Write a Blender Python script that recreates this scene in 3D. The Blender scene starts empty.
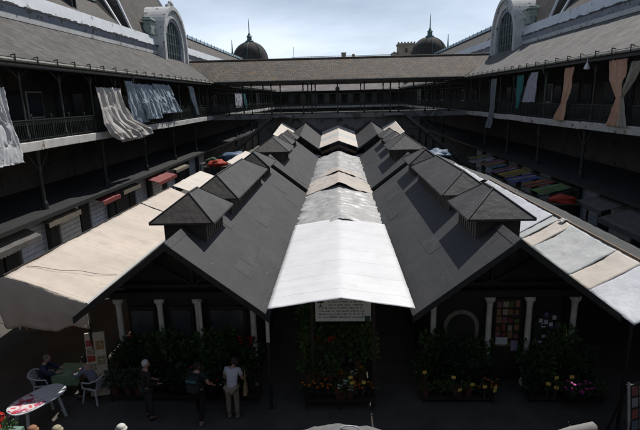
import bpy, bmesh, math, random
from mathutils import Vector, Matrix, noise
R = math.radians
PI = math.pi
sc = bpy.context.scene
COL = sc.collection
H = 8.2
# ---------------------------------------------------------------- camera
F_PX = 486.0
PITCH, YAW, ROLL = R(13.487), R(2.366), R(1.3)
cam_d = bpy.data.cameras.new('camera')
cam_d.sensor_fit = 'HORIZONTAL'; cam_d.sensor_width = 36.0; cam_d.lens = 36.0 * F_PX / 640.0
cam_d.clip_start = 0.05; cam_d.clip_end = 5000
cam = bpy.data.objects.new('camera', cam_d); COL.objects.link(cam)
cam.matrix_world = (Matrix.Translation((0, 0, H)) @ Matrix.Rotation(YAW, 4, 'Z') @
                    Matrix.Rotation(R(90) - PITCH, 4, 'X') @ Matrix.Rotation(-ROLL, 4, 'Z'))
sc.camera = cam
# ---------------------------------------------------------------- light
SUN_DIR = Vector((0.32, 0.62, 1.0)).normalized()
EL = math.asin(SUN_DIR.z); AZ = math.atan2(SUN_DIR.x, SUN_DIR.y)
sd = bpy.data.lights.new('sun', 'SUN'); sd.energy = 3.6; sd.angle = R(0.53); sd.color = (1.0, 0.955, 0.9)
sun = bpy.data.objects.new('sun', sd); COL.objects.link(sun)
sun.rotation_mode = 'QUATERNION'; sun.rotation_quaternion = SUN_DIR.to_track_quat('Z', 'Y')
sun.location = (20, 40, 60)
world = bpy.data.worlds.new('World'); sc.world = world; world.use_nodes = True
nt = world.node_tree; nt.nodes.clear()
def N(t, kind, **kw):
    n = t.nodes.new(kind)
    for k, v in kw.items(): setattr(n, k, v)
    return n
wo = N(nt, 'ShaderNodeOutputWorld'); bg = N(nt, 'ShaderNodeBackground'); bg.inputs['Strength'].default_value = 0.055
sky = N(nt, 'ShaderNodeTexSky'); sky.sky_type = 'NISHITA'; sky.sun_disc = False
sky.sun_elevation = EL; sky.sun_rotation = AZ; sky.dust_density = 0.6; sky.ozone_density = 2.0
tc = N(nt, 'ShaderNodeTexCoord'); sep = N(nt, 'ShaderNodeSeparateXYZ')
nt.links.new(tc.outputs['Generated'], sep.inputs[0])
zz = N(nt, 'ShaderNodeMath', operation='ADD'); zz.inputs[1].default_value = 0.12
zm = N(nt, 'ShaderNodeMath', operation='MAXIMUM'); zm.inputs[1].default_value = 0.03
nt.links.new(sep.outputs['Z'], zz.inputs[0]); nt.links.new(zz.outputs[0], zm.inputs[0])
dx = N(nt, 'ShaderNodeMath', operation='DIVIDE'); dy = N(nt, 'ShaderNodeMath', operation='DIVIDE')
nt.links.new(sep.outputs['X'], dx.inputs[0]); nt.links.new(zm.outputs[0], dx.inputs[1])
nt.links.new(sep.outputs['Y'], dy.inputs[0]); nt.links.new(zm.outputs[0], dy.inputs[1])
cb = N(nt, 'ShaderNodeCombineXYZ'); nt.links.new(dx.outputs[0], cb.inputs[0]); nt.links.new(dy.outputs[0], cb.inputs[1])
cb.inputs[2].default_value = 3.7
cn = N(nt, 'ShaderNodeTexNoise'); cn.inputs['Scale'].default_value = 0.36; cn.inputs['Detail'].default_value = 7
cn.inputs['Roughness'].default_value = 0.55; cn.inputs['Distortion'].default_value = 0.1
nt.links.new(cb.outputs[0], cn.inputs['Vector'])
cr = N(nt, 'ShaderNodeValToRGB'); cr.color_ramp.elements[0].position = 0.40; cr.color_ramp.elements[1].position = 0.66
cr.color_ramp.elements[0].color = (0.30, 0.30, 0.30, 1); cr.color_ramp.elements[1].color = (0.88, 0.88, 0.88, 1)
nt.links.new(cn.outputs['Fac'], cr.inputs[0])
mx = N(nt, 'ShaderNodeMix', data_type='RGBA')
el = N(nt, 'ShaderNodeMapRange'); el.inputs['From Min'].default_value = 0.0; el.inputs['From Max'].default_value = 0.45
el.inputs['To Min'].default_value = 1.0; el.inputs['To Max'].default_value = 0.0; nt.links.new(sep.outputs['Z'], el.inputs['Value'])
vm = N(nt, 'ShaderNodeMix', data_type='RGBA'); vm.inputs[6].default_value = (5.0, 5.5, 6.4, 1); vm.inputs[7].default_value = (18.0, 20.2, 24.0, 1)
nt.links.new(el.outputs[0], vm.inputs[0]); nt.links.new(vm.outputs[2], mx.inputs[7])
nt.links.new(cr.outputs[0], mx.inputs[0]); nt.links.new(sky.outputs[0], mx.inputs[6])
nt.links.new(mx.outputs[2], bg.inputs['Color']); nt.links.new(bg.outputs[0], wo.inputs[0])
sc.view_settings.view_transform = 'Standard'; sc.view_settings.look = 'None'
sc.view_settings.gamma = 1; sc.view_settings.use_curve_mapping = False
sc.view_settings.exposure = 0.22
sc.cycles.max_bounces = 8

rnd = random.Random(7)
# ---------------------------------------------------------------- materials
MATS = {}
def mat(name, col, rough=0.8, var=0.25, scale=2.0, col2=None, bump=0.0, bscale=20.0, metal=0.0, trans=0.0, speck=None, detail=6, alpha=None):
    if name in MATS: return MATS[name]
    m = bpy.data.materials.new(name); m.use_nodes = True; t = m.node_tree
    b = t.nodes['Principled BSDF']; b.inputs['Roughness'].default_value = rough; b.inputs['Metallic'].default_value = metal
    co = N(t, 'ShaderNodeTexCoord')
    n1 = N(t, 'ShaderNodeTexNoise'); n1.inputs['Scale'].default_value = scale; n1.inputs['Detail'].default_value = detail
    n1.inputs['Roughness'].default_value = 0.65
    t.links.new(co.outputs['Object'], n1.inputs['Vector'])
    rp = N(t, 'ShaderNodeValToRGB'); rp.color_ramp.elements[0].position = 0.3; rp.color_ramp.elements[1].position = 0.7
    c2 = col2 if col2 else tuple(c * (1 + var) for c in col); c1 = tuple(c * (1 - var) for c in col) if not col2 else col
    rp.color_ramp.elements[0].color = (*c1, 1); rp.color_ramp.elements[1].color = (*c2, 1)
    t.links.new(n1.outputs['Fac'], rp.inputs[0])
    out = rp.outputs[0]
    if speck:
        sc_, th, scol = speck
        n2 = N(t, 'ShaderNodeTexNoise'); n2.inputs['Scale'].default_value = sc_; n2.inputs['Detail'].default_value = 2
        t.links.new(co.outputs['Object'], n2.inputs['Vector'])
        r2 = N(t, 'ShaderNodeValToRGB'); r2.color_ramp.elements[0].position = th; r2.color_ramp.elements[1].position = th + 0.03
        t.links.new(n2.outputs['Fac'], r2.inputs[0])
        mm = N(t, 'ShaderNodeMix', data_type='RGBA'); mm.inputs[7].default_value = (*scol, 1)
        t.links.new(r2.outputs[0], mm.inputs[0]); t.links.new(out, mm.inputs[6]); out = mm.outputs[2]
    t.links.new(out, b.inputs['Base Color'])
    if bump:
        n3 = N(t, 'ShaderNodeTexNoise'); n3.inputs['Scale'].default_value = bscale; n3.inputs['Detail'].default_value = 5
        t.links.new(co.outputs['Object'], n3.inputs['Vector'])
        bp = N(t, 'ShaderNodeBump'); bp.inputs['Strength'].default_value = bump; bp.inputs['Distance'].default_value = 0.05
        t.links.new(n3.outputs['Fac'], bp.inputs['Height']); t.links.new(bp.outputs[0], b.inputs['Normal'])
    if trans:   # cloth / leaves that let some light through
        tr = N(t, 'ShaderNodeBsdfTranslucent'); ms = N(t, 'ShaderNodeMixShader'); ms.inputs[0].default_value = trans
        t.links.new(out, tr.inputs[0]); t.links.new(b.outputs[0], ms.inputs[1]); t.links.new(tr.outputs[0], ms.inputs[2])
        t.links.new(ms.outputs[0], t.nodes['Material Output'].inputs[0])
    MATS[name] = m; return m
def tiled(name, c1, c2, cm, axis, tw, th, rough=0.85, patch=None, bump=0.4, mortar=0.012, offset=0.5, zk=1.9, c_noise=0.35, speck=None, nscale=0.5, trans=0.0):
    """bricks / slates / sheets laid along a horizontal axis and up the slope (object coordinates)"""
    if name in MATS: return MATS[name]
    m = bpy.data.materials.new(name); m.use_nodes = True; t = m.node_tree
    b = t.nodes['Principled BSDF']; b.inputs['Roughness'].default_value = rough
    co = N(t, 'ShaderNodeTexCoord'); s = N(t, 'ShaderNodeSeparateXYZ'); t.links.new(co.outputs['Object'], s.inputs[0])
    c = N(t, 'ShaderNodeCombineXYZ'); t.links.new(s.outputs[axis], c.inputs[0])
    if zk is None:
        t.links.new(s.outputs['Y' if axis == 'X' else 'X'], c.inputs[1])
    else:
        mu = N(t, 'ShaderNodeMath', operation='MULTIPLY'); mu.inputs[1].default_value = zk
        t.links.new(s.outputs['Z'], mu.inputs[0]); t.links.new(mu.outputs[0], c.inputs[1])
    br = N(t, 'ShaderNodeTexBrick'); br.offset = offset
    br.inputs['Scale'].default_value = 1.0; br.inputs['Brick Width'].default_value = tw; br.inputs['Row Height'].default_value = th
    br.inputs['Mortar Size'].default_value = mortar; br.inputs['Mortar Smooth'].default_value = 0.3
    br.inputs['Color1'].default_value = (*c1, 1); br.inputs['Color2'].default_value = (*c2, 1); br.inputs['Mortar'].default_value = (*cm, 1)
    t.links.new(c.outputs[0], br.inputs['Vector'])
    n1 = N(t, 'ShaderNodeTexNoise'); n1.inputs['Scale'].default_value = nscale; n1.inputs['Detail'].default_value = 9; n1.inputs['Roughness'].default_value = 0.7
    t.links.new(co.outputs['Object'], n1.inputs['Vector'])
    rp = N(t, 'ShaderNodeValToRGB'); rp.color_ramp.elements[0].position = 0.3; rp.color_ramp.elements[1].position = 0.72
    a = 1 - c_noise; rp.color_ramp.elements[0].color = (a, a, a, 1); rp.color_ramp.elements[1].color = (1 + c_noise * .6,) * 3 + (1,)
    t.links.new(n1.outputs['Fac'], rp.inputs[0])
    mm = N(t, 'ShaderNodeMix', data_type='RGBA', blend_type='MULTIPLY'); mm.inputs[0].default_value = 1
    t.links.new(br.outputs['Color'], mm.inputs[6]); t.links.new(rp.outputs[0], mm.inputs[7]); out = mm.outputs[2]
    if patch:
        pc, pth, psc = patch
        n2 = N(t, 'ShaderNodeTexNoise'); n2.inputs['Scale'].default_value = psc; n2.inputs['Detail'].default_value = 8; n2.inputs['Roughness'].default_value = 0.7
        t.links.new(co.outputs['Object'], n2.inputs['Vector'])
        r2 = N(t, 'ShaderNodeValToRGB'); r2.color_ramp.elements[0].position = pth; r2.color_ramp.elements[1].position = min(1, pth + 0.14)
        r2.color_ramp.elements[1].color = (0.75, 0.75, 0.75, 1)
        t.links.new(n2.outputs['Fac'], r2.inputs[0])
        m2 = N(t, 'ShaderNodeMix', data_type='RGBA'); m2.inputs[7].default_value = (*pc, 1)
        t.links.new(r2.outputs[0], m2.inputs[0]); t.links.new(out, m2.inputs[6]); out = m2.outputs[2]
    if speck:
        sc_, sth, scol = speck
        n4 = N(t, 'ShaderNodeTexNoise'); n4.inputs['Scale'].default_value = sc_; n4.inputs['Detail'].default_value = 2
        t.links.new(co.outputs['Object'], n4.inputs['Vector'])
        r4 = N(t, 'ShaderNodeValToRGB'); r4.color_ramp.elements[0].position = sth; r4.color_ramp.elements[1].position = sth + 0.03
        t.links.new(n4.outputs['Fac'], r4.inputs[0])
        m4 = N(t, 'ShaderNodeMix', data_type='RGBA'); m4.inputs[7].default_value = (*scol, 1)
        t.links.new(r4.outputs[0], m4.inputs[0]); t.links.new(out, m4.inputs[6]); out = m4.outputs[2]
    t.links.new(out, b.inputs['Base Color'])
    n3 = N(t, 'ShaderNodeTexNoise'); n3.inputs['Scale'].default_value = 14; n3.inputs['Detail'].default_value = 4
    t.links.new(co.outputs['Object'], n3.inputs['Vector'])
    ad = N(t, 'ShaderNodeMath', operation='ADD'); t.links.new(br.outputs['Fac'], ad.inputs[0]); 
    inv = N(t, 'ShaderNodeMath', operation='MULTIPLY'); inv.inputs[1].default_value = -0.8
    t.links.new(n3.outputs['Fac'], inv.inputs[0]); t.links.new(inv.outputs[0], ad.inputs[1])
    bp = N(t, 'ShaderNodeBump'); bp.invert = True; bp.inputs['Strength'].default_value = bump; bp.inputs['Distance'].default_value = 0.03
    t.links.new(ad.outputs[0], bp.inputs['Height']); t.links.new(bp.outputs[0], b.inputs['Normal'])
    if trans:
        tr = N(t, 'ShaderNodeBsdfTranslucent'); ms = N(t, 'ShaderNodeMixShader'); ms.inputs[0].default_value = trans
        t.links.new(out, tr.inputs[0]); t.links.new(b.outputs[0], ms.inputs[1]); t.links.new(tr.outputs[0], ms.inputs[2])
        t.links.new(ms.outputs[0], t.nodes['Material Output'].inputs[0])
    MATS[name] = m; return m

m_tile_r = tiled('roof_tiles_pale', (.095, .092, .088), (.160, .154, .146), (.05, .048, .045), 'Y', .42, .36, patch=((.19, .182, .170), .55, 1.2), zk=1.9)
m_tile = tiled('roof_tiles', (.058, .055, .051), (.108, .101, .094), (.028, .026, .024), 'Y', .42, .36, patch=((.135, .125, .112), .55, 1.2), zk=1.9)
m_tile_x = tiled('roof_tiles_bridge', (.075, .066, .056), (.135, .115, .092), (.030, .027, .024), 'X', .46, .40, patch=((.20, .115, .05), .53, 1.3), mortar=.035, zk=1.9)
m_tile_far = tiled('roof_tiles_far', (.17, .155, .15), (.23, .21, .20), (.09, .08, .08), 'X', .30, .22, patch=((.30, .28, .26), .55, .6), zk=1.9)
m_slate = tiled('slate', (.075, .068, .062), (.105, .095, .085), (.04, .037, .034), 'Y', .45, .25, zk=1.25, patch=((.16, .14, .12), .58, .7))
m_slate_x = tiled('slate_end', (.075, .068, .062), (.105, .095, .085), (.04, .037, .034), 'X', .45, .25, zk=1.25)
m_felt = tiled('black_roof_felt', (.024, .0255, .028), (.029, .0305, .034), (.046, .048, .051), 'Y', 5.2, 1.03, rough=.7, patch=((.042, .042, .042), .48, .55), mortar=.008, zk=1.63, bump=.25, speck=(7.5, .745, (.30, .30, .28)), offset=.3, nscale=.9, c_noise=.4)
m_felt2 = mat('vent_felt', (.037, .037, .039), .75, .45, 1.1, bump=.5, bscale=5, speck=(7, .74, (.22, .22, .21)), detail=9)
m_feltp = mat('patched_felt', (.030, .031, .034), .7, .4, 2.0, bump=.4, bscale=6)
m_felt_shade = mat('vent_felt_brown_shade', (.030, .026, .022), .7, .45, 1.2, bump=.5, bscale=5)  # shade on the left vents' front panes put into a darker brown
m_black = mat('black_painted_timber', (.020, .021, .020), .7, .35, 3)
m_neck = mat('weathered_vent_boards', (.045, .040, .034), .8, .4, 5)
m_dkwood = mat('dark_timber', (.035, .028, .022), .7, .35, 4)
m_wood = mat('bare_timber', (.16, .10, .06), .7, .35, 6)
m_iron = mat('dark_iron', (.020, .024, .022), .55, .3, 4)
m_ironlt = mat('weathered_iron', (.10, .115, .10), .6, .4, 6)
m_gutter = mat('gutter_paint', (.26, .27, .23), .6, .4, 3, speck=(3, .62, (.12, .08, .05)))
m_plaster = mat('stained_plaster', (.40, .41, .41), .85, .35, .8, col2=(.56, .57, .57), bump=.3, bscale=8, speck=(2.2, .64, (.16, .15, .14)))
m_white = mat('white_flashing', (.50, .53, .56), .6, .2, .7, col2=(.66, .69, .72), speck=(1.7, .68, (.25, .25, .24)))
m_bluegrey = mat('blue_grey_cornice', (.20, .23, .29), .7, .3, .9, col2=(.30, .33, .38), speck=(3.0, .6, (.12, .12, .12)))
m_dentil = mat('dark_moulding', (.05, .05, .05), .8, .4, 4)
m_copper = mat('green_copper', (.20, .26, .24), .8, .3, 1.5, col2=(.32, .38, .35), speck=(4, .62, (.12, .13, .12)))
m_glass_strip = mat('pale_ridge_glazing', (.30, .42, .48), .35, .2, 1)
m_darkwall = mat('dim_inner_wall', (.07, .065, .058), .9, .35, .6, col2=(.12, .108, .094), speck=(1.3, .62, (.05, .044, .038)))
m_stonegrey = mat('grey_bridge_wall', (.15, .145, .14), .9, .35, .5, col2=(.24, .23, .215), speck=(.9, .58, (.09, .085, .08)), bump=.2)
m_door = mat('dark_door', (.03, .03, .028), .6, .3, 3)
m_pane = mat('dim_glass', (.06, .07, .08), .2, .2, 1)
m_paint_w = mat('white_column_paint', (.74, .73, .68), .6, .2, 3)
m_aw_grey = mat('grey_awning', (.07, .065, .06), .8, .3, 2, col2=(.12, .112, .105), bump=.3, bscale=4)
m_paint_blue = mat('pale_blue_shutter', (.66, .71, .80), .6, .2, 2)
m_slab = mat('gallery_slab_paint', (.36, .35, .33), .8, .3, 1.1, col2=(.55, .54, .50), speck=(2.0, .62, (.20, .15, .11)))
m_slab_lit = mat('sunlit_slab_paint', (.44, .44, .42), .8, .25, 1.1, col2=(.64, .64, .62), speck=(2.0, .66, (.26, .19, .13)))  # sun on the left slab edge put into a lighter paint colour
m_canopy = mat('dark_canopy_roof', (.014, .0145, .016), .85, .3, 1.5)
m_ground = tiled('granite_paving', (.088, .079, .070), (.104, .094, .083), (.072, .065, .058), 'X', .6, .4, zk=None, rough=.8, bump=.3, nscale=.6)
m_sheet_w = tiled('white_plastic_sheet', (.82, .825, .84), (.85, .855, .865), (.55, .55, .56), 'Y', 1.13, 40, rough=.5, mortar=.010, zk=1.0, bump=.12, nscale=.8, c_noise=.10, offset=0, trans=.18, patch=((.68, .67, .65), .60, 1.1))
m_sheet_g = mat('cloudy_grey_plastic', (.38, .375, .36), .45, .4, 1.6, col2=(.62, .62, .61), trans=.18, bump=.5, bscale=5, detail=9, speck=(2.6, .68, (.34, .31, .27)))
m_sheet_b = mat('beige_cloth', (.46, .41, .36), .8, .2, 1.5, col2=(.60, .55, .49), trans=.1, bump=.5, bscale=6)
m_tent = mat('cream_tent_cloth', (.62, .56, .49), .75, .12, .8, col2=(.74, .68, .61), trans=.12, bump=.25, bscale=5)
m_tent_top = tiled('seamed_tent_cloth', (.72, .64, .55), (.78, .69, .595), (.50, .44, .37), 'Y', 1.1, 30, mortar=.012, zk=1.0, bump=.15, rough=.75, nscale=.7, c_noise=.16, offset=0, trans=.26, patch=((.54, .47, .40), .56, .8))
m_tent_front = mat('cream_tent_front', (.76, .70, .61), .75, .15, .8, col2=(.80, .74, .65), trans=.4)
m_tent_blue = mat('pale_blue_sheet', (.47, .50, .51), .6, .2, 1.5, col2=(.64, .64, .61), trans=.12, bump=.35, bscale=5)
m_tent_white = mat('white_tent_sheet', (.58, .60, .63), .6, .15, 1.0, col2=(.70, .72, .76), trans=.1, bump=.4, bscale=5)
m_tarp_dark = mat('slate_grey_tarpaulin', (.050, .054, .058), .75, .3, 1.2, bump=.5, bscale=4)
m_dome = mat('dome_slate', (.018, .019, .020), .9, .35, .5, col2=(.045, .040, .030), bump=.3, bscale=6)
m_turq = mat('verdigris', (.06, .12, .115), .6, .3, 3)
m_stone_far = mat('tower_stone', (.26, .22, .17), .9, .25, .6)
m_leafs = [mat('leaf_dark', (.035, .070, .028), .6, .4, 5, trans=.2), mat('leaf_mid', (.070, .14, .04), .6, .35, 5, trans=.3),
           mat('leaf_yellow_green', (.14, .20, .05), .6, .35, 5, trans=.3), mat('leaf_grey', (.07, .10, .07), .7, .3, 5, trans=.2)]
m_terra = mat('terracotta', (.13, .055, .033), .85, .25, 6)
m_blackpot = mat('black_plastic_pot', (.02, .02, .02), .5, .2, 6)
def flower_mat(n, c): return mat(n, c, .6, .15, 20, trans=.15)
fm = {'orange': flower_mat('orange_petal', (.75, .22, .03)), 'white': flower_mat('white_petal', (.8, .8, .78)), 'red': flower_mat('red_petal', (.70, .03, .02)),
      'pink': flower_mat('pink_petal', (.70, .10, .40)), 'yellow': flower_mat('yellow_petal', (.80, .58, .05)), 'blue': flower_mat('blue_petal', (.12, .22, .45))}
m_tag = mat('yellow_card', (.80, .55, .12), .6, .1, 3)
m_skin = mat('skin', (.50, .30, .22), .55, .1, 8)
m_plastic_w = mat('white_plastic', (.62, .64, .66), .35, .06, 4)

# ---------------------------------------------------------------- mesh helpers
class MB:
    def __init__(s): s.bm = bmesh.new()
    def face(s, pts):
        vs = [s.bm.verts.new(p) for p in pts]
        try: return s.bm.faces.new(vs)
        except Exception: return None
    def box(s, x0, x1, y0, y1, z0, z1):
        if x0 > x1: x0, x1 = x1, x0
        if y0 > y1: y0, y1 = y1, y0
        p = [(x0,y0,z0),(x1,y0,z0),(x1,y1,z0),(x0,y1,z0),(x0,y0,z1),(x1,y0,z1),(x1,y1,z1),(x0,y1,z1)]
        v = [s.bm.verts.new(q) for q in p]
        for f in ((0,3,2,1),(4,5,6,7),(0,1,5,4),(1,2,6,5),(2,3,7,6),(3,0,4,7)): s.bm.faces.new([v[i] for i in f])
        return s
    def hexa(s, p):
        """p: 8 points, bottom ring then top ring"""
        v = [s.bm.verts.new(q) for q in p]
        for f in ((0,3,2,1),(4,5,6,7),(0,1,5,4),(1,2,6,5),(2,3,7,6),(3,0,4,7)): s.bm.faces.new([v[i] for i in f])
        return s
    def prism(s, prof, a0, a1, axis='Y'):
        """profile of 2-D points extruded along an axis. axis Y: profile (x,z); X: (y,z); Z: (x,y)"""
        def P(q, a): return (q[0], a, q[1]) if axis == 'Y' else ((a, q[0], q[1]) if axis == 'X' else (q[0], q[1], a))
        A = [s.bm.verts.new(P(q, a0)) for q in prof]; B = [s.bm.verts.new(P(q, a1)) for q in prof]
        n = len(prof)
        for i in range(n): s.bm.faces.new([A[i], A[(i+1) % n], B[(i+1) % n], B[i]])
        s.bm.faces.new(A[::-1]); s.bm.faces.new(B)
        return s
    def bar(s, a, b, w, h=None):
        a = Vector(a); b = Vector(b); h = h or w; d = (b - a)
        if d.length < 1e-6: return s
        d.normalize(); up = Vector((0, 0, 1)) if abs(d.z) < .95 else Vector((0, 1, 0))
        x = d.cross(up).normalized() * w / 2; y = x.cross(d).normalized() * h / 2
        return s.hexa([a-x-y, a+x-y, a+x+y, a-x+y, b-x-y, b+x-y, b+x+y, b-x+y])
    def tube(s, pts, rad, n=8, cap=True):
        rings = []; pts = [Vector(p) for p in pts]
        for i, p in enumerate(pts):
            d = (pts[min(i+1, len(pts)-1)] - pts[max(i-1, 0)]).normalized()
            up = Vector((0, 0, 1)) if abs(d.z) < .9 else Vector((0, 1, 0))
            x = d.cross(up).normalized(); y = x.cross(d)
            r = rad[i] if isinstance(rad, (list, tuple)) else rad
            rings.append([s.bm.verts.new(p + (x*math.cos(2*PI*k/n) + y*math.sin(2*PI*k/n))*r) for k in range(n)])
        for i in range(len(rings)-1):
            for k in range(n): s.bm.faces.new([rings[i][k], rings[i][(k+1)%n], rings[i+1][(k+1)%n], rings[i+1][k]])
        if cap: s.bm.faces.new(rings[0][::-1]); s.bm.faces.new(rings[-1])
        return s
    def lathe(s, c, prof, n=16, sy=1.0):
        rings = []
        for r, z in prof:
            rings.append([s.bm.verts.new((c[0]+r*math.cos(2*PI*k/n), c[1]+sy*r*math.sin(2*PI*k/n), c[2]+z)) for k in range(n)])
        for i in range(len(rings)-1):
            for k in range(n): s.bm.faces.new([rings[i][k], rings[i][(k+1)%n], rings[i+1][(k+1)%n], rings[i+1][k]])
        s.bm.faces.new(rings[0][::-1]); s.bm.faces.new(rings[-1])
        return s
    def ball(s, c, r, sub=1, sx=1, sy=1, sz=1):
        g = bmesh.ops.create_icosphere(s.bm, subdivisions=sub, radius=r)
        for v in g['verts']: v.co = Vector((v.co.x*sx, v.co.y*sy, v.co.z*sz)) + Vector(c)
        return s
    def grid(s, nu, nv, f):
        V = [[s.bm.verts.new(f(i/nu, j/nv)) for j in range(nv+1)] for i in range(nu+1)]
        for i in range(nu):
            for j in range(nv): s.bm.faces.new([V[i][j], V[i+1][j], V[i+1][j+1], V[i][j+1]])
        return s
    def build(s, name, m, parent=None, smooth=False, solid=0.0, bevel=0.0, local=False, origin=None):
        me = bpy.data.meshes.new(name)
        bmesh.ops.recalc_face_normals(s.bm, faces=s.bm.faces)
        off = Vector((0, 0, 0))
        if not local:
            if parent:
                q = parent
                while q: off += Vector(q.location); q = q.parent
            elif origin is not None: off = Vector(origin)
            else:
                xs = [v.co.x for v in s.bm.verts]; ys = [v.co.y for v in s.bm.verts]; zs = [v.co.z for v in s.bm.verts]
                off = Vector(((min(xs)+max(xs))/2, (min(ys)+max(ys))/2, min(zs)))
            for v in s.bm.verts: v.co -= off
        s.bm.to_mesh(me); s.bm.free()
        o = bpy.data.objects.new(name, me); COL.objects.link(o); me.materials.append(m)
        if parent: o.parent = parent
        elif not local: o.location = off
        if smooth:
            for p in me.polygons: p.use_smooth = True
        if solid:
            md = o.modifiers.new('solid', 'SOLIDIFY'); md.thickness = solid; md.offset = 0
        if bevel:
            md = o.modifiers.new('bevel', 'BEVEL'); md.width = bevel; md.segments = 1; md.limit_method = 'ANGLE'
        return o
def islands(bm):
    seen = set(); out = []
    for v in bm.verts:
        if v in seen: continue
        st = [v]; seen.add(v); comp = []
        while st:
            q = st.pop(); comp.append(q)
            for e in q.link_edges:
                w = e.other_vert(q)
                if w not in seen: seen.add(w); st.append(w)
        out.append(comp)
    return out
def build_each(b, name, m, parent, **kw):
    """one object per separate piece"""
    b.bm.verts.ensure_lookup_table()
    res = []
    for comp in islands(b.bm):
        nb = MB(); mp = {v: nb.bm.verts.new(v.co) for v in comp}; fs = set(f for v in comp for f in v.link_faces)
        for f in fs: nb.bm.faces.new([mp[v] for v in f.verts])
        res.append(nb.build(name, m, parent, **kw))
    b.bm.free(); return res
def tag(o, label=None, cat=None, group=None, kind=None):
    if label: o['label'] = label
    if cat: o['category'] = cat
    if group: o['group'] = group
    if kind: o['kind'] = kind
    return o
def empty(name, loc, label=None, cat=None, group=None, rz=0):
    o = bpy.data.objects.new(name, None); COL.objects.link(o); o.location = loc; o.rotation_euler = (0, 0, rz); o.empty_display_size = .2
    return tag(o, label, cat, group)
KIDS = {}
def copy_tree(o, parent=None):
    c = o.copy(); COL.objects.link(c)
    if parent: c.parent = parent
    for ch in list(o.children): copy_tree(ch, c)
    return c
def fbm(x, y, z=0.0, s=1.0): return noise.fractal(Vector((x*s, y*s, z)), 0.6, 2.0, 4)

# ---------------------------------------------------------------- ground
g = MB(); g.face([(-400, -60, 0), (400, -60, 0), (400, 500, 0), (-400, 500, 0)])
tag(g.build('ground', m_ground, origin=(0, 0, 0)), kind='structure')

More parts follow.
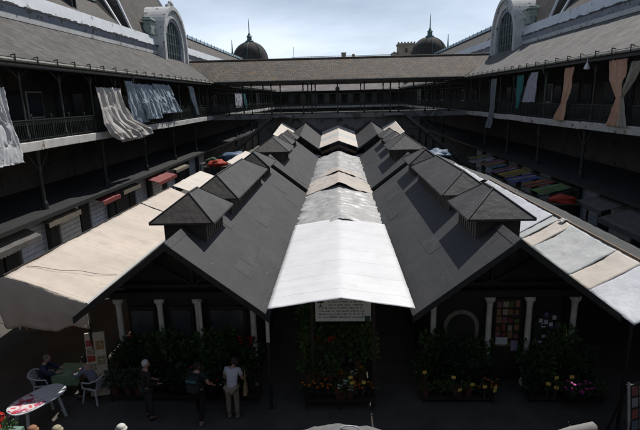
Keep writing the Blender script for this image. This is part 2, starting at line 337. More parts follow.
# ---------------------------------------------------------------- side wings
YB0, YB1 = 55.0, 64.5          # covered bridge across the court
GX, WX = 14.0, 18.5            # gallery edge, inner wall
GZ = 6.5; EZ = 10.1; TZ = 12.85  # gallery floor, gutter, top of the tiled roof
YN, YF = -6.0, 113.0
def wing(sgn, side):
    S = sgn
    root = empty('market_wing', (S*WX, 50, 0), 'long two-storey market wing with iron gallery along the %s side of the court' % side, 'building')
    def X(a): return S*a
    # gallery roof (thin prism)
    pr = [(X(13.75), EZ), (X(WX), TZ), (X(WX), TZ+.12), (X(13.72), EZ+.10)]
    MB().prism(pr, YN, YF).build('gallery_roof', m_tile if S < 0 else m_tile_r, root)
    # eave board and gutter
    b = MB(); b.tube([(X(13.66), YN, EZ-.02), (X(13.66), YF, EZ-.02)], .075, 8)
    gt = b.build('gutter', m_gutter, root)
    b = MB(); b.box(X(13.80), X(13.95), YN, YF, EZ-.28, EZ-.03); b.build('eave_beam', m_iron, root)
    b = MB(); y = 8.2
    while y < YF:
        if not (YB0-1 < y < YB1+1):
            b = MB(); b.prism([(X(13.56), EZ-.10), (X(13.60), EZ-.10), (X(13.60), EZ+.17), (X(13.78), EZ+.15), (X(13.78), EZ+.18), (X(13.60), EZ+.22), (X(13.56), EZ+.22)], y-.022, y+.022)
            b.build('gutter_bracket', m_iron, root)
        y += 1.6
    b.bm.free()
    # gallery floor slab and fascia
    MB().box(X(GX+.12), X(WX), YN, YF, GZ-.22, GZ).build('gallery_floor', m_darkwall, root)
    b = MB()
    y = YN
    while y < YF:
        y2 = min(y+3.2, YF); dz = rnd.uniform(-.015, .02)
        b.box(X(GX), X(GX+.117), y, y2-.02, GZ-.36+dz, GZ+.06+dz); y = y2
    b.build('slab_edge', m_slab_lit if S < 0 else m_slab, root, bevel=.02)
    b = MB(); y = 8.6
    while y < YF:
        b.hexa([(X(GX+.13), y-.08, GZ-.36), (X(GX+1.1), y-.08, GZ-.36), (X(GX+1.1), y+.08, GZ-.36), (X(GX+.13), y+.08, GZ-.36),
                (X(GX+.13), y-.08, GZ-.23), (X(GX+1.1), y-.08, GZ-.23), (X(GX+1.1), y+.08, GZ-.23), (X(GX+.13), y+.08, GZ-.23)]); y += 3.2
    build_each(b, 'floor_joist', m_iron, root)
    # upper posts
    proto = None; y = 9.2
    while y < YF-2:
        if YB0-.6 < y < YB1+.6: y += 3.2; continue
        b = MB(); x = X(14.22)
        b.lathe((x, y, GZ), [(.11, 0), (.11, .35), (.065, .42), (.055, 2.4), (.06, 2.75), (.10, 2.82), (.06, 2.9), (.09, EZ-GZ-.28)], 8)
        b.tube([(x, y+.02, GZ+2.8), (x, y+.35, GZ+3.1), (x, y+.8, GZ+3.3)], .025, 5); b.tube([(x, y-.02, GZ+2.8), (x, y-.35, GZ+3.1), (x, y-.8, GZ+3.3)], .025, 5)
        b.build('gallery_post', m_iron, root, smooth=True); y += 3.2
    # lower posts (pairs of struts)
    y = 9.9
    while y < YF-2:
        if YB0-.6 < y < YB1+.6: y += 6.7; continue
        b = MB(); x = X(14.75)
        b.lathe((x, y, 0), [(.16, 0), (.16, 3.4), (.10, 3.55), (.085, 5.0), (.13, 5.2), (.09, 5.3), (.15, GZ-.37)], 8)
        b.bar((x, y, 5.0), (x, y+1.0, GZ-.4), .07); b.bar((x, y, 5.0), (x, y-1.0, GZ-.4), .07)
        b.build('lower_post', m_iron, root, smooth=False); y += 6.7
    # railing: bars with small hoops along the top
    def rail(y0, y1):
        b = MB(); x = X(14.16)
        b.bar((x, y0, GZ+1.02), (x, y1, GZ+1.02), .05, .05); b.bar((x, y0, GZ+.16), (x, y1, GZ+.16), .03, .03); b.bar((x, y0, GZ+.82), (x, y1, GZ+.82), .02, .02)
        y = y0
        while y < y1:
            b.bar((x, y, GZ+.06), (x, y, GZ+1.0), .022)
            b.bar((x, y, GZ+.82), (x, y+.08, GZ+.97), .016); b.bar((x, y+.08, GZ+.97), (x, y+.16, GZ+.82), .016)
            if int((y-y0)/.16) % 10 == 0: b.bar((x, y, GZ), (x, y, GZ+1.2), .05); b.ball((x, y, GZ+1.22), .045, 1)
            y += .16 if y < 60 else .32
        b.build('railing', m_iron, root)
    rail(8, YB0-.3); rail(YB1+.3, YF)
    # inner wall with shop doors
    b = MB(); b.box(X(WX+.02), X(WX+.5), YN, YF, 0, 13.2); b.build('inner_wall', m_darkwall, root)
    y = 12.0; k = 0
    while y < YF-4:
        if not (YB0-3 < y < YB1+1):
            b = MB(); b.box(X(WX-.05), X(WX+.017), y, y+1.5, GZ+.02, GZ+2.5); d = b.build('shop_door', m_door, root)
            b = MB(); b.box(X(WX-.09), X(WX-.055), y+.15, y+1.35, GZ+1.2, GZ+2.3); b.build('pane', m_pane, d)
            b = MB(); b.box(X(WX-.04), X(WX+.016), y+2.0, y+3.6, GZ+.9, GZ+2.5); w = b.build('gallery_window', m_paint_w if k % 3 == 0 else m_door, root)
            b = MB(); b.box(X(WX-.08), X(WX-.045), y+2.1, y+3.5, GZ+1.0, GZ+2.4); b.build('pane', m_pane, w)
        y += 5.0; k += 1
    # cornice above the tiled roof
    b = MB(); b.box(X(WX-.12), X(WX+.3), YN, YF, TZ+.10, TZ+.42); b.build('lower_moulding', m_plaster, root)
    b = MB(); b.prism([(X(WX-.06), TZ+.42), (X(WX-.22), TZ+.84), (X(WX+.3), TZ+.84), (X(WX+.3), TZ+.42)], YN, YF); b.build('cornice', m_bluegrey, root)
    b = MB(); y = YN; pts_d = []
    while y < YF:
        wd = rnd.uniform(.18, .5); pts_d.append((y, rnd.uniform(.88, .99))); y += wd
    prof = [(YN, TZ+.845)]
    for (ya_, h0), (yb_, h1) in zip(pts_d[:-1], pts_d[1:]): prof += [(ya_+.01, TZ+h0), (yb_-.01, TZ+h0)]
    prof += [(prof[-1][0]+.01, TZ+.845)]
    b.prism(prof, X(WX-.27), X(WX-.165), 'X')
    b.build('eroded_dentils', m_dentil, root)
    b = MB(); b.prism([(X(WX-.16), TZ+.90), (X(WX+.12), TZ+1.85), (X(WX+.4), TZ+1.85), (X(WX+.4), TZ+.90)], YN, YF); b.build('white_parapet', m_white, root)
    # long slate roof, near and far of the central pavilion
    for (a, c) in ((YN, 44.6), (66.5, YF-1)):
        pr = [(X(WX+.42), TZ+1.8), (X(21), 16.75), (X(26), 16.75), (X(28.5), TZ+1.8)]
        MB().prism(pr, a, c).build('slate_roof', m_slate, root)
        b = MB(); b.prism([(X(20.9), 16.78), (X(21.0), 17.25), (X(21.5), 17.3), (X(21.6), 16.78)], a, c); b.build('ridge_glazing', m_glass_strip, root)
        b = MB(); b.box(X(20.82), X(20.9), a, c, 16.72, 16.80); yy = a
        while yy < c: b.box(X(20.80), X(20.87), yy, yy+.06, 16.8, 17.3); yy += 2.2
        b.build('ridge_frame', m_iron, root)
    for yv in (37.4, 29.0):
        b = MB(); b.box(X(19.3), X(20.1), yv, yv+.09, 14.9, 17.3); b.box(X(19.3), X(20.1), yv+.55, yv+.64, 14.9, 17.3); b.box(X(19.3), X(20.1), yv, yv+.64, 17.3, 17.42)
        build_each(b, 'roof_hatch', m_iron, root)
    # outer shell of the building behind the roof
    MB().box(X(WX+.52), X(30), YN, YF, 0, TZ+1.78).build('outer_block', m_plaster, root)
    # central pavilion: tall slate mansard with verge flashings
    y0, y1 = 46.6, 64.0; zb = TZ+1.86; xb = WX+.35; zt = 24.5; ins = 4.2
    P = lambda x, y, z: (X(x), y, z)
    b = MB(); b.hexa([P(xb, y0, zb), P(xb+9.5, y0, zb), P(xb+9.5, y1, zb), P(xb, y1, zb), P(xb+ins, y0+1.2, zt), P(xb+9.5-ins+.5, y0+1.2, zt), P(xb+9.5-ins+.5, y1-6.0, zt), P(xb+ins, y1-6.0, zt)])
    b.build('mansard_roof', m_slate, root)
    b = MB(); b.bar(P(xb-.03, y0-.02, zb), P(xb+ins-.03, y0+1.18, zt), .16, .16); b.bar(P(xb-.03, y1, zb), P(xb+ins-.03, y1-6.0, zt), .16, .16)
    b.bar(P(xb+.1, y0-1.9, zb), P(21.2, y0-1.0, 18.3), .14, .14)
    build_each(b, 'hip_flashing', m_white, root)
    b = MB(); b.hexa([P(xb+.1, 44.62, zb-.06), P(28, 44.62, zb-.06), P(28, 46.55, zb-.06), P(xb+.1, 46.55, zb-.06), P(22.5, 44.62, 17.5), P(28, 44.62, 17.5), P(28, 46.9, 21), P(23, 46.9, 21)])
    b.build('link_roof', m_dome, root)
    # arched dormer over the junction with the bridge
    ac, aw, az = 55.6, 3.9, 13.1
    def ring(r0, r1, x0, x1, m, nm, par, leg=.9):
        b = MB(); n = 28; pts = []
        for r in (r0, r1):
            row = [(ac-r, az-leg)] + [(ac - r*math.cos(PI*i/n), az+1.1 + r*math.sin(PI*i/n)) for i in range(n+1)] + [(ac+r, az-leg)]
            pts.append(row)
        A, B = pts
        for i in range(len(A)-1):
            q = [(A[i]), (A[i+1]), (B[i+1]), (B[i])]
            b.hexa([(X(x0), *p) for p in q] + [(X(x1), *p) for p in q])
        return b.build(nm, m, par)
    dm = ring(2.75, 3.55, WX-.75, WX+1.6, m_plaster, 'arched_dormer', root)
    ring(3.56, 3.95, WX-.95, WX+1.7, m_plaster, 'hood_moulding', dm)
    ring(2.40, 2.74, WX-.60, WX+1.4, m_bluegrey, 'inner_moulding', dm)
    b = MB(); n = 24
    prof = [(ac-2.39, az-.9)] + [(ac-2.39*math.cos(PI*i/n), az+1.1+2.39*math.sin(PI*i/n)) for i in range(n+1)] + [(ac+2.39, az-.9)]
    b.prism(prof, X(WX-.42), X(WX-.32), 'X'); b.build('dormer_glass', m_door, dm)
    b = MB()
    for i in range(-2, 3): b.box(X(WX-.50), X(WX-.425), ac+i*.8-.04, ac+i*.8+.04, az-.9, az+1.1+math.sqrt(max(0, 2.35**2-(i*.8)**2)))
    for zz_ in (az+.2, az+1.2, az+2.2): b.box(X(WX-.52), X(WX-.503), ac-2.1, ac+2.1, zz_-.03, zz_+.03)
    b.build('glazing_bars', m_turq, dm)
    b = MB(); b.ball((X(WX-.6), ac, az+5.25), .5, 2, .6, 1.0, .9); b.ball((X(WX-.5), ac-.7, az+5.0), .3, 1); b.ball((X(WX-.5), ac+.7, az+5.0), .3, 1); b.box(X(WX-.8), X(WX-.2), ac-.3, ac+.3, az+4.3, az+5.0)
    b.build('keystone_ornament', m_plaster, dm, smooth=True)
    for yy in (ac-5.0,):
        b = MB(); b.box(X(WX-.1), X(WX+.7), yy-.2, yy+.8, TZ+1.9, TZ+3.2); b.box(X(WX-.25), X(WX+.8), yy-.35, yy+.95, TZ+3.2, TZ+3.4); b.box(X(WX-.15), X(WX+.7), yy-.25, yy+.85, TZ+3.4, TZ+3.55)
        b.box(X(WX-.12), X(WX+.6), yy+.96, yy+2.0, TZ+2.4, TZ+2.7); b.build('copper_pedestal', m_copper, dm, bevel=.06)
    # ground floor: flat canopy roof, shop fronts
    MB().prism([(X(14.0), 2.92), (X(14.0), 3.06), (X(WX), 3.32), (X(WX), 3.18)], YN, YF).build('shop_canopy', m_canopy, root)
    MB().box(X(13.93), X(13.995), YN, YF, 2.88, 3.08).build('canopy_edge', m_iron, root)
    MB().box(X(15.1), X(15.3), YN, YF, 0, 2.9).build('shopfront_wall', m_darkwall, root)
    y = 8.0; k = 0
    while y < YB0-3:
        b = MB(); b.box(X(15.0), X(15.097), y, y+2.0, .05, 2.65)
        sh = b.build('shop_shutter', [m_paint_blue, m_paint_w, m_paint_blue, m_door][k % 4], root)
        b = MB()
        for q in range(9): b.box(X(14.985), X(14.997), y+.05, y+1.95, .3+q*.26, .312+q*.26)
        b.build('shutter_ribs', m_aw_grey, sh)
        b = MB(); b.box(X(14.96), X(15.09), y+2.1, y+3.0, .05, 2.6); b.build('doorway', m_black, root)
        y += 3.35; k += 1
    return root
wingL = wing(-1, 'left'); wingR = wing(1, 'right')

# ---------------------------------------------------------------- bridge across the court
br = empty('covered_bridge', (0, 60, 0), 'covered gallery bridge with low tiled roof crossing the court beyond the stalls', 'bridge')
yc = (YB0+YB1)/2
def bridge_roof():
    for y0, y1 in ((YB0, yc), (YB1, yc)):
        b = MB(); s = 1 if y1 > y0 else -1
        # cut to meet the gallery roofs along valleys
        zt = TZ-.25
        b.hexa([(-13.6, y0-.25*s, EZ), (13.6, y0-.25*s, EZ), (WX-.2, y1, zt), (-WX+.2, y1, zt),
                (-13.6, y0-.25*s, EZ+.12), (13.6, y0-.25*s, EZ+.12), (WX-.2, y1, zt+.12), (-WX+.2, y1, zt+.12)])
        b.build('bridge_roof', m_tile_x, br)
    b = MB(); b.tube([(-WX+.3, yc, TZ-.10), (WX-.3, yc, TZ-.10)], .14, 8); b.build('ridge_tiles', m_tile_x, br)
bridge_roof()
for y in (YB0-.32, YB1+.32):
    MB().tube([(-13.6, y, EZ+.02), (13.6, y, EZ+.02)], .07, 8).build('gutter', m_dentil, br)
    b = MB(); b.box(-13.9, 13.9, y-.06+.18, y+.06+.18, EZ-.16, EZ-.05); b.build('eave_beam', m_iron, br)
b = MB(); x = -13
while x < 13.2: b.box(x-.02, x+.02, YB0-.42, YB0-.37, EZ-.08, EZ+.16); x += 2.15
build_each(b, 'gutter_bracket', m_iron, br)
MB().box(-13.98, 13.98, YB0+.15, YB1-.15, GZ-.3, GZ).build('bridge_floor', m_stonegrey, br)
for y in (YB0, YB1-.147):
    MB().box(-13.98, 13.98, y, y+.147, GZ-.42, GZ+.04).build('slab_edge', m_stonegrey, br)
for y in (YB0+.35, YB1-.35):
    for x in (-12.2, -9.6, -7.4, -3.85, -2.9, -.05, 2.9, 5.75, 6.7, 9.6, 12.2):
        b = MB(); b.lathe((x, y, GZ), [(.10, 0), (.10, .3), (.055, .4), (.05, 2.6), (.10, 2.7), (.06, 2.8), (.09, EZ-GZ-.16)], 8)
        b.build('bridge_post', m_iron, br, smooth=True)
    b = MB(); b.bar((-13.8, y, GZ+1.0), (13.8, y, GZ+1.0), .05); b.bar((-13.8, y, GZ+.15), (13.8, y, GZ+.15), .03)
    x = -13.8
    while x < 13.8: b.bar((x, y, GZ), (x, y, GZ+1), .022); x += .3
    b.build('railing', m_iron, br)
b = MB(); b.box(-9.0, 9.0, YB0+.4, YB0+.9, 0, GZ-.31); b.build('stone_wall_below', m_stonegrey, br)
b = MB()
for i in range(9):
    x = -8.4+i*2.1
    b.prism([(YB0-.28+.45, GZ-.43), (YB0+.38, GZ-.43), (YB0+.38, GZ-1.2)], x-.15, x+.15, 'X')
build_each(b, 'corbel', m_stonegrey, br)
MB().box(-9.0, 9.0, YB0+.28, YB0+.396, GZ-1.75, GZ-1.62).build('string_course', m_stonegrey, br)
for i, x in enumerate((-6.3, -2.1, 2.1, 6.3)):
    b = MB(); n = 12; prof = [(x-1.0, .1), (x+1.0, .1)] + [(x+1.0*math.cos(PI*k/n), 2.9+1.0*math.sin(PI*k/n)) for k in range(n+1)]
    b.prism(prof, YB0+.36, YB0+.398, 'Y'); b.build('blind_arch', m_black, br)
for k_, (z0_, sg_) in enumerate(((9.55, .55), (9.05, .35))):
    b = MB(); b.tube([(-13.9+27.8*i/24, YB0+.2, z0_-sg_*4*(i/24)*(1-i/24)) for i in range(25)], .018, 4)
    tag(b.build('cable', m_ironlt), '%s of the two thin cables sagging along the bridge' % ('upper' if k_ == 0 else 'lower'), 'cable')
# lamp hanging at the bridge eave
b = MB(); b.bar((-.05, YB0-.35, EZ-.3), (-.05, YB0-.35, EZ-.7), .04); b.lathe((-.05, YB0-.35, EZ-1.15), [(.08, 0), (.22, .1), (.24, .3), (.06, .48)], 10)
tag(b.build('hanging_lamp', m_iron), 'small dark lamp hanging from the middle of the bridge eave', 'lamp')
# stairs beside the bridge
def stair(sgn, side):
    r = empty('staircase', (sgn*11, 53.6, 0), 'dark outdoor staircase climbing to the %s end of the bridge' % side, 'stairs')
    n = 16; b = MB()
    for i in range(n):
        x0 = sgn*(13.4 - i*.40); x1 = sgn*(13.4-(i+1)*.40); z = 1.2+(i+1)*(GZ-1.25)/n
        b.box(x0, x1, 52.9, 54.7, z-.06, z); b.box(x0-.01*sgn, x0-.04*sgn, 52.92, 54.68, z-.3, z-.063)
    b.build('steps', m_stonegrey, r)
    for y in (52.84, 54.76):
        b = MB(); b.bar((sgn*13.5, y, 1.1), (sgn*7.0, y, GZ-.05), .06, .28); b.build('stringer', m_darkwall, r)
        b = MB(); b.bar((sgn*13.5, y, 2.3), (sgn*7.0, y, GZ+1.0), .05)
        for i in range(24):
            t = i/23; b.bar((sgn*(13.5-6.5*t), y, 1.2+t*(GZ-1.3)), (sgn*(13.5-6.5*t), y, 2.3+t*(GZ-1.35)), .025)
        b.build('handrail', m_iron, r)
    b = MB(); b.box(sgn*4.9, sgn*6.98, 52.9, 54.97, GZ-.2, GZ-.005); b.build('landing', m_stonegrey, r)
    b = MB(); 
    for x in (5.1, 6.8, 13.3): b.bar((sgn*x, 53.0, 0), (sgn*x, 53.0, GZ-.21 if x < 10 else 1.2), .14)
    build_each(b, 'support', m_iron, r)
stair(-1, 'left'); stair(1, 'right')

# ---------------------------------------------------------------- unseen terrace under the camera, added to block light from behind
ng = empty('unseen_near_terrace', (0, -3, 0), 'unseen open terrace with iron railing at the near end of the court, added to block light from behind', 'building')
MB().box(-13.9, 13.9, -4.5, .9, GZ-.35, GZ-.003).build('gallery_floor', m_slab, ng)
MB().box(-18, 18, -5.2, -4.52, 0, EZ).build('rear_wall', m_plaster, ng)  # unseen wall behind the camera, added to hold back rear sky light
for i in range(8):
    x = -12.2+i*3.49; MB().lathe((x, .5, 0), [(.14, 0), (.12, GZ-.4), (.16, GZ-.36)], 8).build('lower_post', m_iron, ng)
b = MB(); b.bar((-13.9, .75, GZ+1.0), (13.9, .75, GZ+1.0), .05); b.bar((-13.9, .75, GZ+.1), (13.9, .75, GZ+.1), .03)
x = -13.8
while x < 13.8: b.bar((x, .75, GZ), (x, .75, GZ+1), .02); x += .16
b.build('railing', m_iron, ng)

# ---------------------------------------------------------------- far end of the second court
fe = empty('far_wing', (0, 118, 0), 'far market wing with tiled gallery roof seen through the bridge', 'building')
YE = 113.0
MB().prism([(YE-2.2, EZ-.35), (YE+4.6, TZ), (YE+4.6, TZ+.12), (YE-2.2, EZ-.23)], -WX, WX, 'X').build('gallery_roof', m_tile_far, fe)
MB().box(-14, 14, YE-1.0, YE-.85, GZ-.4, GZ+.06).build('slab_edge', m_slab, fe)
MB().box(-WX, WX, YE+4.7, YE+5.2, 0, TZ+1.8).build('rear_wall', m_darkwall, fe)
MB().box(-WX, WX, YE-.8, YE+4.7, GZ-.3, GZ).build('gallery_floor', m_darkwall, fe)
for i in range(9):
    b = MB(); x = -12.8+i*3.2; b.lathe((x, YE-.6, 0), [(.14, 0), (.14, GZ-.5), (.08, GZ), (.07, EZ-.6), (.12, EZ-.08)], 6); b.build('gallery_post', m_iron, fe)
for i in range(11):
    b = MB(); x = -14.5+i*2.8; b.box(x, x+1.3, YE+4.6, YE+4.69, GZ+.6, GZ+2.7); b.build('window', m_pane, fe)
MB().prism([(YE+5.3, TZ+1.8), (YE+9, 17.6), (YE+14, 17.6), (YE+17, TZ+1.8)], -16, 16, 'X').build('slate_roof', m_slate_x, fe)
MB().box(-30, 30, YE+5.25, YE+17.5, 0, TZ+1.78).build('outer_block', m_plaster, fe)
b = MB(); b.bar((-11, YE+9, 17.95), (14, YE+9, 17.95), .12)
x = -11
while x < 14: b.bar((x, YE+9, 17.6), (x, YE+9, 17.95), .06); x += .8
b.build('roof_cresting', m_glass_strip, fe)
b = MB(); b.bar((-10.5, YE+9, 17.6), (-10.5, YE+9, 20.3), .08); b.lathe((1.5, YE+9, 17.6), [(.55, 0), (.55, .9), (.7, .95), (.7, 1.1)], 4); b.lathe((3.8, YE+9, 17.6), [(.35, 0), (.35, .6), (.45, .7)], 4)
b.build('chimney', m_stone_far, fe)
def dome(x, y, side):
    r = empty('corner_dome', (x, y, 14), 'dark round corner dome with tall spire on the far %s' % side, 'dome')
    MB().box(x-4.6, x+4.6, y-4.6, y+4.6, 13.5, 16.3).build('drum', m_plaster, r)
    b = MB(); prof = [(4.25, 16.3), (4.3, 16.7)] + [(4.15*math.cos(a)**.92 if a < PI/2-.02 else .3, 16.7+4.5*math.sin(a)) for a in [PI/2*i/10 for i in range(1, 10)]] + [(.45, 21.2)]
    b.lathe((x, y, 0), prof, 24); b.build('dome_shell', m_dome, r, smooth=True)
    b = MB()
    for k in range(8):
        a = 2*PI*k/8
        pts = [(x+(q[0]+.05)*math.cos(a), y+(q[0]+.05)*math.sin(a), q[1]) for q in prof[1:]]
        b.tube(pts, .07, 4)
    b.build('dome_ribs', m_turq, r)
    MB().lathe((x, y, 21.1), [(.95, 0), (1.0, .3), (.6, .45), (.5, 1.1), (.7, 1.2), (.35, 1.6), (.12, 2.1), (.07, 4.4), (.02, 5.2)], 10).build('spire', m_turq, r)
    s = 1 if x > 0 else -1
    MB().lathe((x+s*3.6, y-2.5, 16.3), [(.5, 0), (.55, 1.2), (.25, 1.6), (.12, 3.6), (.03, 5.2)], 8).build('corner_finial', m_turq, r)
dome(-20.2, 117.5, 'left'); dome(21.0, 117.5, 'right')
tw = empty('stone_tower', (26, 205, 0), 'square battlemented stone tower on the skyline beside the right dome', 'tower')
MB().box(24.0, 30.2, 202, 208, 0, 27.9).build('tower_shaft', m_stone_far, tw)
b = MB(); b.box(23.7, 30.5, 201.7, 208.3, 27.9, 28.5)
for i in range(6):
    x = 23.7+i*1.24; b.box(x, x+.6, 201.7, 202.2, 28.5, 29.0)
b.build('battlements', m_stone_far, tw)
b = MB(); b.box(21.5, 23.9, 203, 208, 0, 24.9); b.prism([(21.3, 24.9), (22.6, 25.6), (24.0, 24.9)], 203, 208); b.build('side_turret', m_stone_far, tw)
b = MB(); b.box(26.6, 27.5, 201.9, 201.99, 25.0, 26.6); b.build('tower_window', m_door, tw)

# ---------------------------------------------------------------- stall blocks
def vent(sgn, y0, y1, parent, hw=.88, ridge=None, zc=5.06, xc=4.2, zr=4.9, rise=.66):
    X = lambda a: sgn*a
    if ridge is None:
        ry0, ry1 = y0+(y1-y0)*.36, y1-(y1-y0)*.30
    else: ry0, ry1 = ridge
    e = MB(); e.box(X(xc-hw*.66), X(xc+hw*.66), y0+.28, y1-.28, zr-1.0, zc-.012)
    v = e.build('roof_vent', m_neck, parent)
    for s_ in (-1, 1):
        e = MB(); yy = y0+.45
        while yy < y1-.4: e.box(X(xc+s_*hw*.66), X(xc+s_*(hw*.66+.02)), yy, yy+.025, zr-.75, zc-.03); yy += .22
        e.build('board_joints', m_dkwood, v)
    A = [(X(xc-hw), y0, zc), (X(xc+hw), y0, zc), (X(xc+hw), y1, zc), (X(xc-hw), y1, zc)]
    zt = zc+rise
    for nm, q, mm in (('front_pane', [A[0], A[1], (X(xc), ry0, zt)], m_felt_shade if sgn < 0 else m_felt2), ('rear_pane', [A[2], A[3], (X(xc), ry1, zt)], m_felt2),
                      ('side_pane', [A[3], A[0], (X(xc), ry0, zt), (X(xc), ry1, zt)], m_felt2), ('side_pane', [A[1], A[2], (X(xc), ry1, zt), (X(xc), ry0, zt)], m_felt2)):
        b = MB(); low = [(p[0], p[1], p[2]-.055) for p in q]
        b.face(q); b.face(low)
        n = len(q)
        for i in range(n): b.face([q[i], q[(i+1) % n], low[(i+1) % n], low[i]])
        b.build(nm, mm, v)
    b = MB(); up = .012
    b.bar((X(xc), ry0, zt+up), (X(xc), ry1, zt+up), .06, .02)
    for p, ry in ((A[0], ry0), (A[1], ry0), (A[2], ry1), (A[3], ry1)): b.bar((p[0], p[1], p[2]+up), (X(xc), ry, zt+up), .04, .012)
    b.build('ridge_strip', m_felt2, v)
    return v
def block(sgn, side, y0, y1, vents, nm, label, xi=1.75, xr=4.2, xo=6.7, ze=3.0, zr=4.9, front=1.95, opt=None):
    X = lambda a: sgn*a
    root = empty('market_stall_block', (X(xr), (y0+y1)/2, 0), label, 'market stall', 'rows of black-roofed stall blocks')
    th = .10
    for a, tag_ in ((xi, 'inner'), (xo, 'outer')):
        b = MB()
        b.prism([(X(a), ze-th), (X(xr-.01*(1 if a == xi else -1)), zr-th), (X(xr-.01*(1 if a == xi else -1)), zr), (X(a), ze)], y0, y1)
        # slightly wavy surface is left to the bump; edge flashing added below
        b.build('roof_slope', m_felt, root)
    b = MB(); b.prism([(X(xr-.16), zr-.10), (X(xr), zr+.035), (X(xr+.16), zr-.10)], y0-.01, y1+.01); b.build('ridge_cap', m_felt2, root)
    b = MB(); d = zr-ze
    for a in (xi, xo):
        s = 1 if a == xo else -1
        b.hexa([(X(a), y0-.03, ze-.17), (X(xr), y0-.03, zr-.17), (X(xr), y0-.002, zr-.17), (X(a), y0-.002, ze-.17),
                (X(a), y0-.03, ze+.015), (X(xr), y0-.03, zr+.015), (X(xr), y0-.002, zr+.015), (X(a), y0-.002, ze+.015)])
    b.build('barge_board', m_black, root)
    yg = y0+front
    wi, wo = xi+.75, xo-.45; k = d/(xr-xi)
    zi = ze+(wi-xi)*k-.13; zo = ze+(xo-wo)*(d/(xo-xr))-.13
    b = MB(); b.prism([(X(wi), 2.75), (X(wi), zi), (X(xr), zr-.13), (X(wo), zo), (X(wo), 2.75)], yg, yg+.08); b.build('gable_wall', m_black, root)
    b = MB(); b.prism([(X(wi), 2.75), (X(wi), zi), (X(xr), zr-.13), (X(wo), zo), (X(wo), 2.75)], y1-.5, y1-.42); b.build('gable_wall', m_black, root)
    b = MB(); b.box(X(wi), X(wi+.08), yg+.082, y1-.502, 0, zi-.04); b.build('side_wall', m_black, root)
    b = MB(); b.box(X(wo-.08), X(wo), yg+.082, y1-.502, 0, zo-.04); b.build('side_wall', m_black, root)
    if y1-y0 > 12:
        pr_ = random.Random(int(y0*10)+(3 if sgn > 0 else 0))
        for q_ in range(9):
            t0 = pr_.uniform(.08, .75); t1 = t0+pr_.uniform(.12, .24); ya_ = pr_.uniform(y0+.3, y1-3); yb_ = ya_+pr_.uniform(.6, 2.2)
            A_ = lambda t_, yy_, up_: (X(xi+(xr-xi)*t_), yy_, ze+d*t_+up_)
            sk = pr_.uniform(-.08, .08)
            b = MB(); b.hexa([A_(t0, ya_, .002), A_(t0+sk*.3, yb_, .002), A_(t1+sk*.2, yb_+sk, .002), A_(t1, ya_, .002), A_(t0, ya_, .006+.0015*q_), A_(t0+sk*.3, yb_, .006+.0015*q_), A_(t1+sk*.2, yb_+sk, .006+.0015*q_), A_(t1, ya_, .006+.0015*q_)])
            b.build('felt_patch', m_feltp, root)
    # truss seen under the eave
    b = MB(); b.bar((X(xi+.3), y0+front-.1, ze+.1), (X(xo-.3), y0+front-.1, ze+.1), .09, .10); b.bar((X(xr), y0+front-.1, ze+.1), (X(xr), y0+front-.1, zr-.2), .07)
    b.bar((X(xr), y0+front-.1, ze+.12), (X(xr-1.2), y0+front-.1, zr-1.05), .06); b.bar((X(xr), y0+front-.1, ze+.12), (X(xr+1.2), y0+front-.1, zr-1.05), .06)
    b.build('truss', m_black, root)
    for v in vents: vent(sgn, *v[:2], root, **(v[2] if len(v) > 2 else {}), xc=xr, zr=zr, zc=zr+.16)
    return root, yg
def tilt(o, yn, a=R(5.0)):
    o.rotation_euler.x = a; o.location.z += (o.location.y-yn)*math.tan(a)
V1 = [(12.35, 14.8), (15.6, 22.5, dict(ridge=(16.45, 21.0))), (23.1, 25.6, dict(ridge=(23.75, 24.3)))]
V2 = [(29.9, 33.4, dict(hw=1.15, rise=.8)), (34.8, 37.6), (39.0, 41.8)]
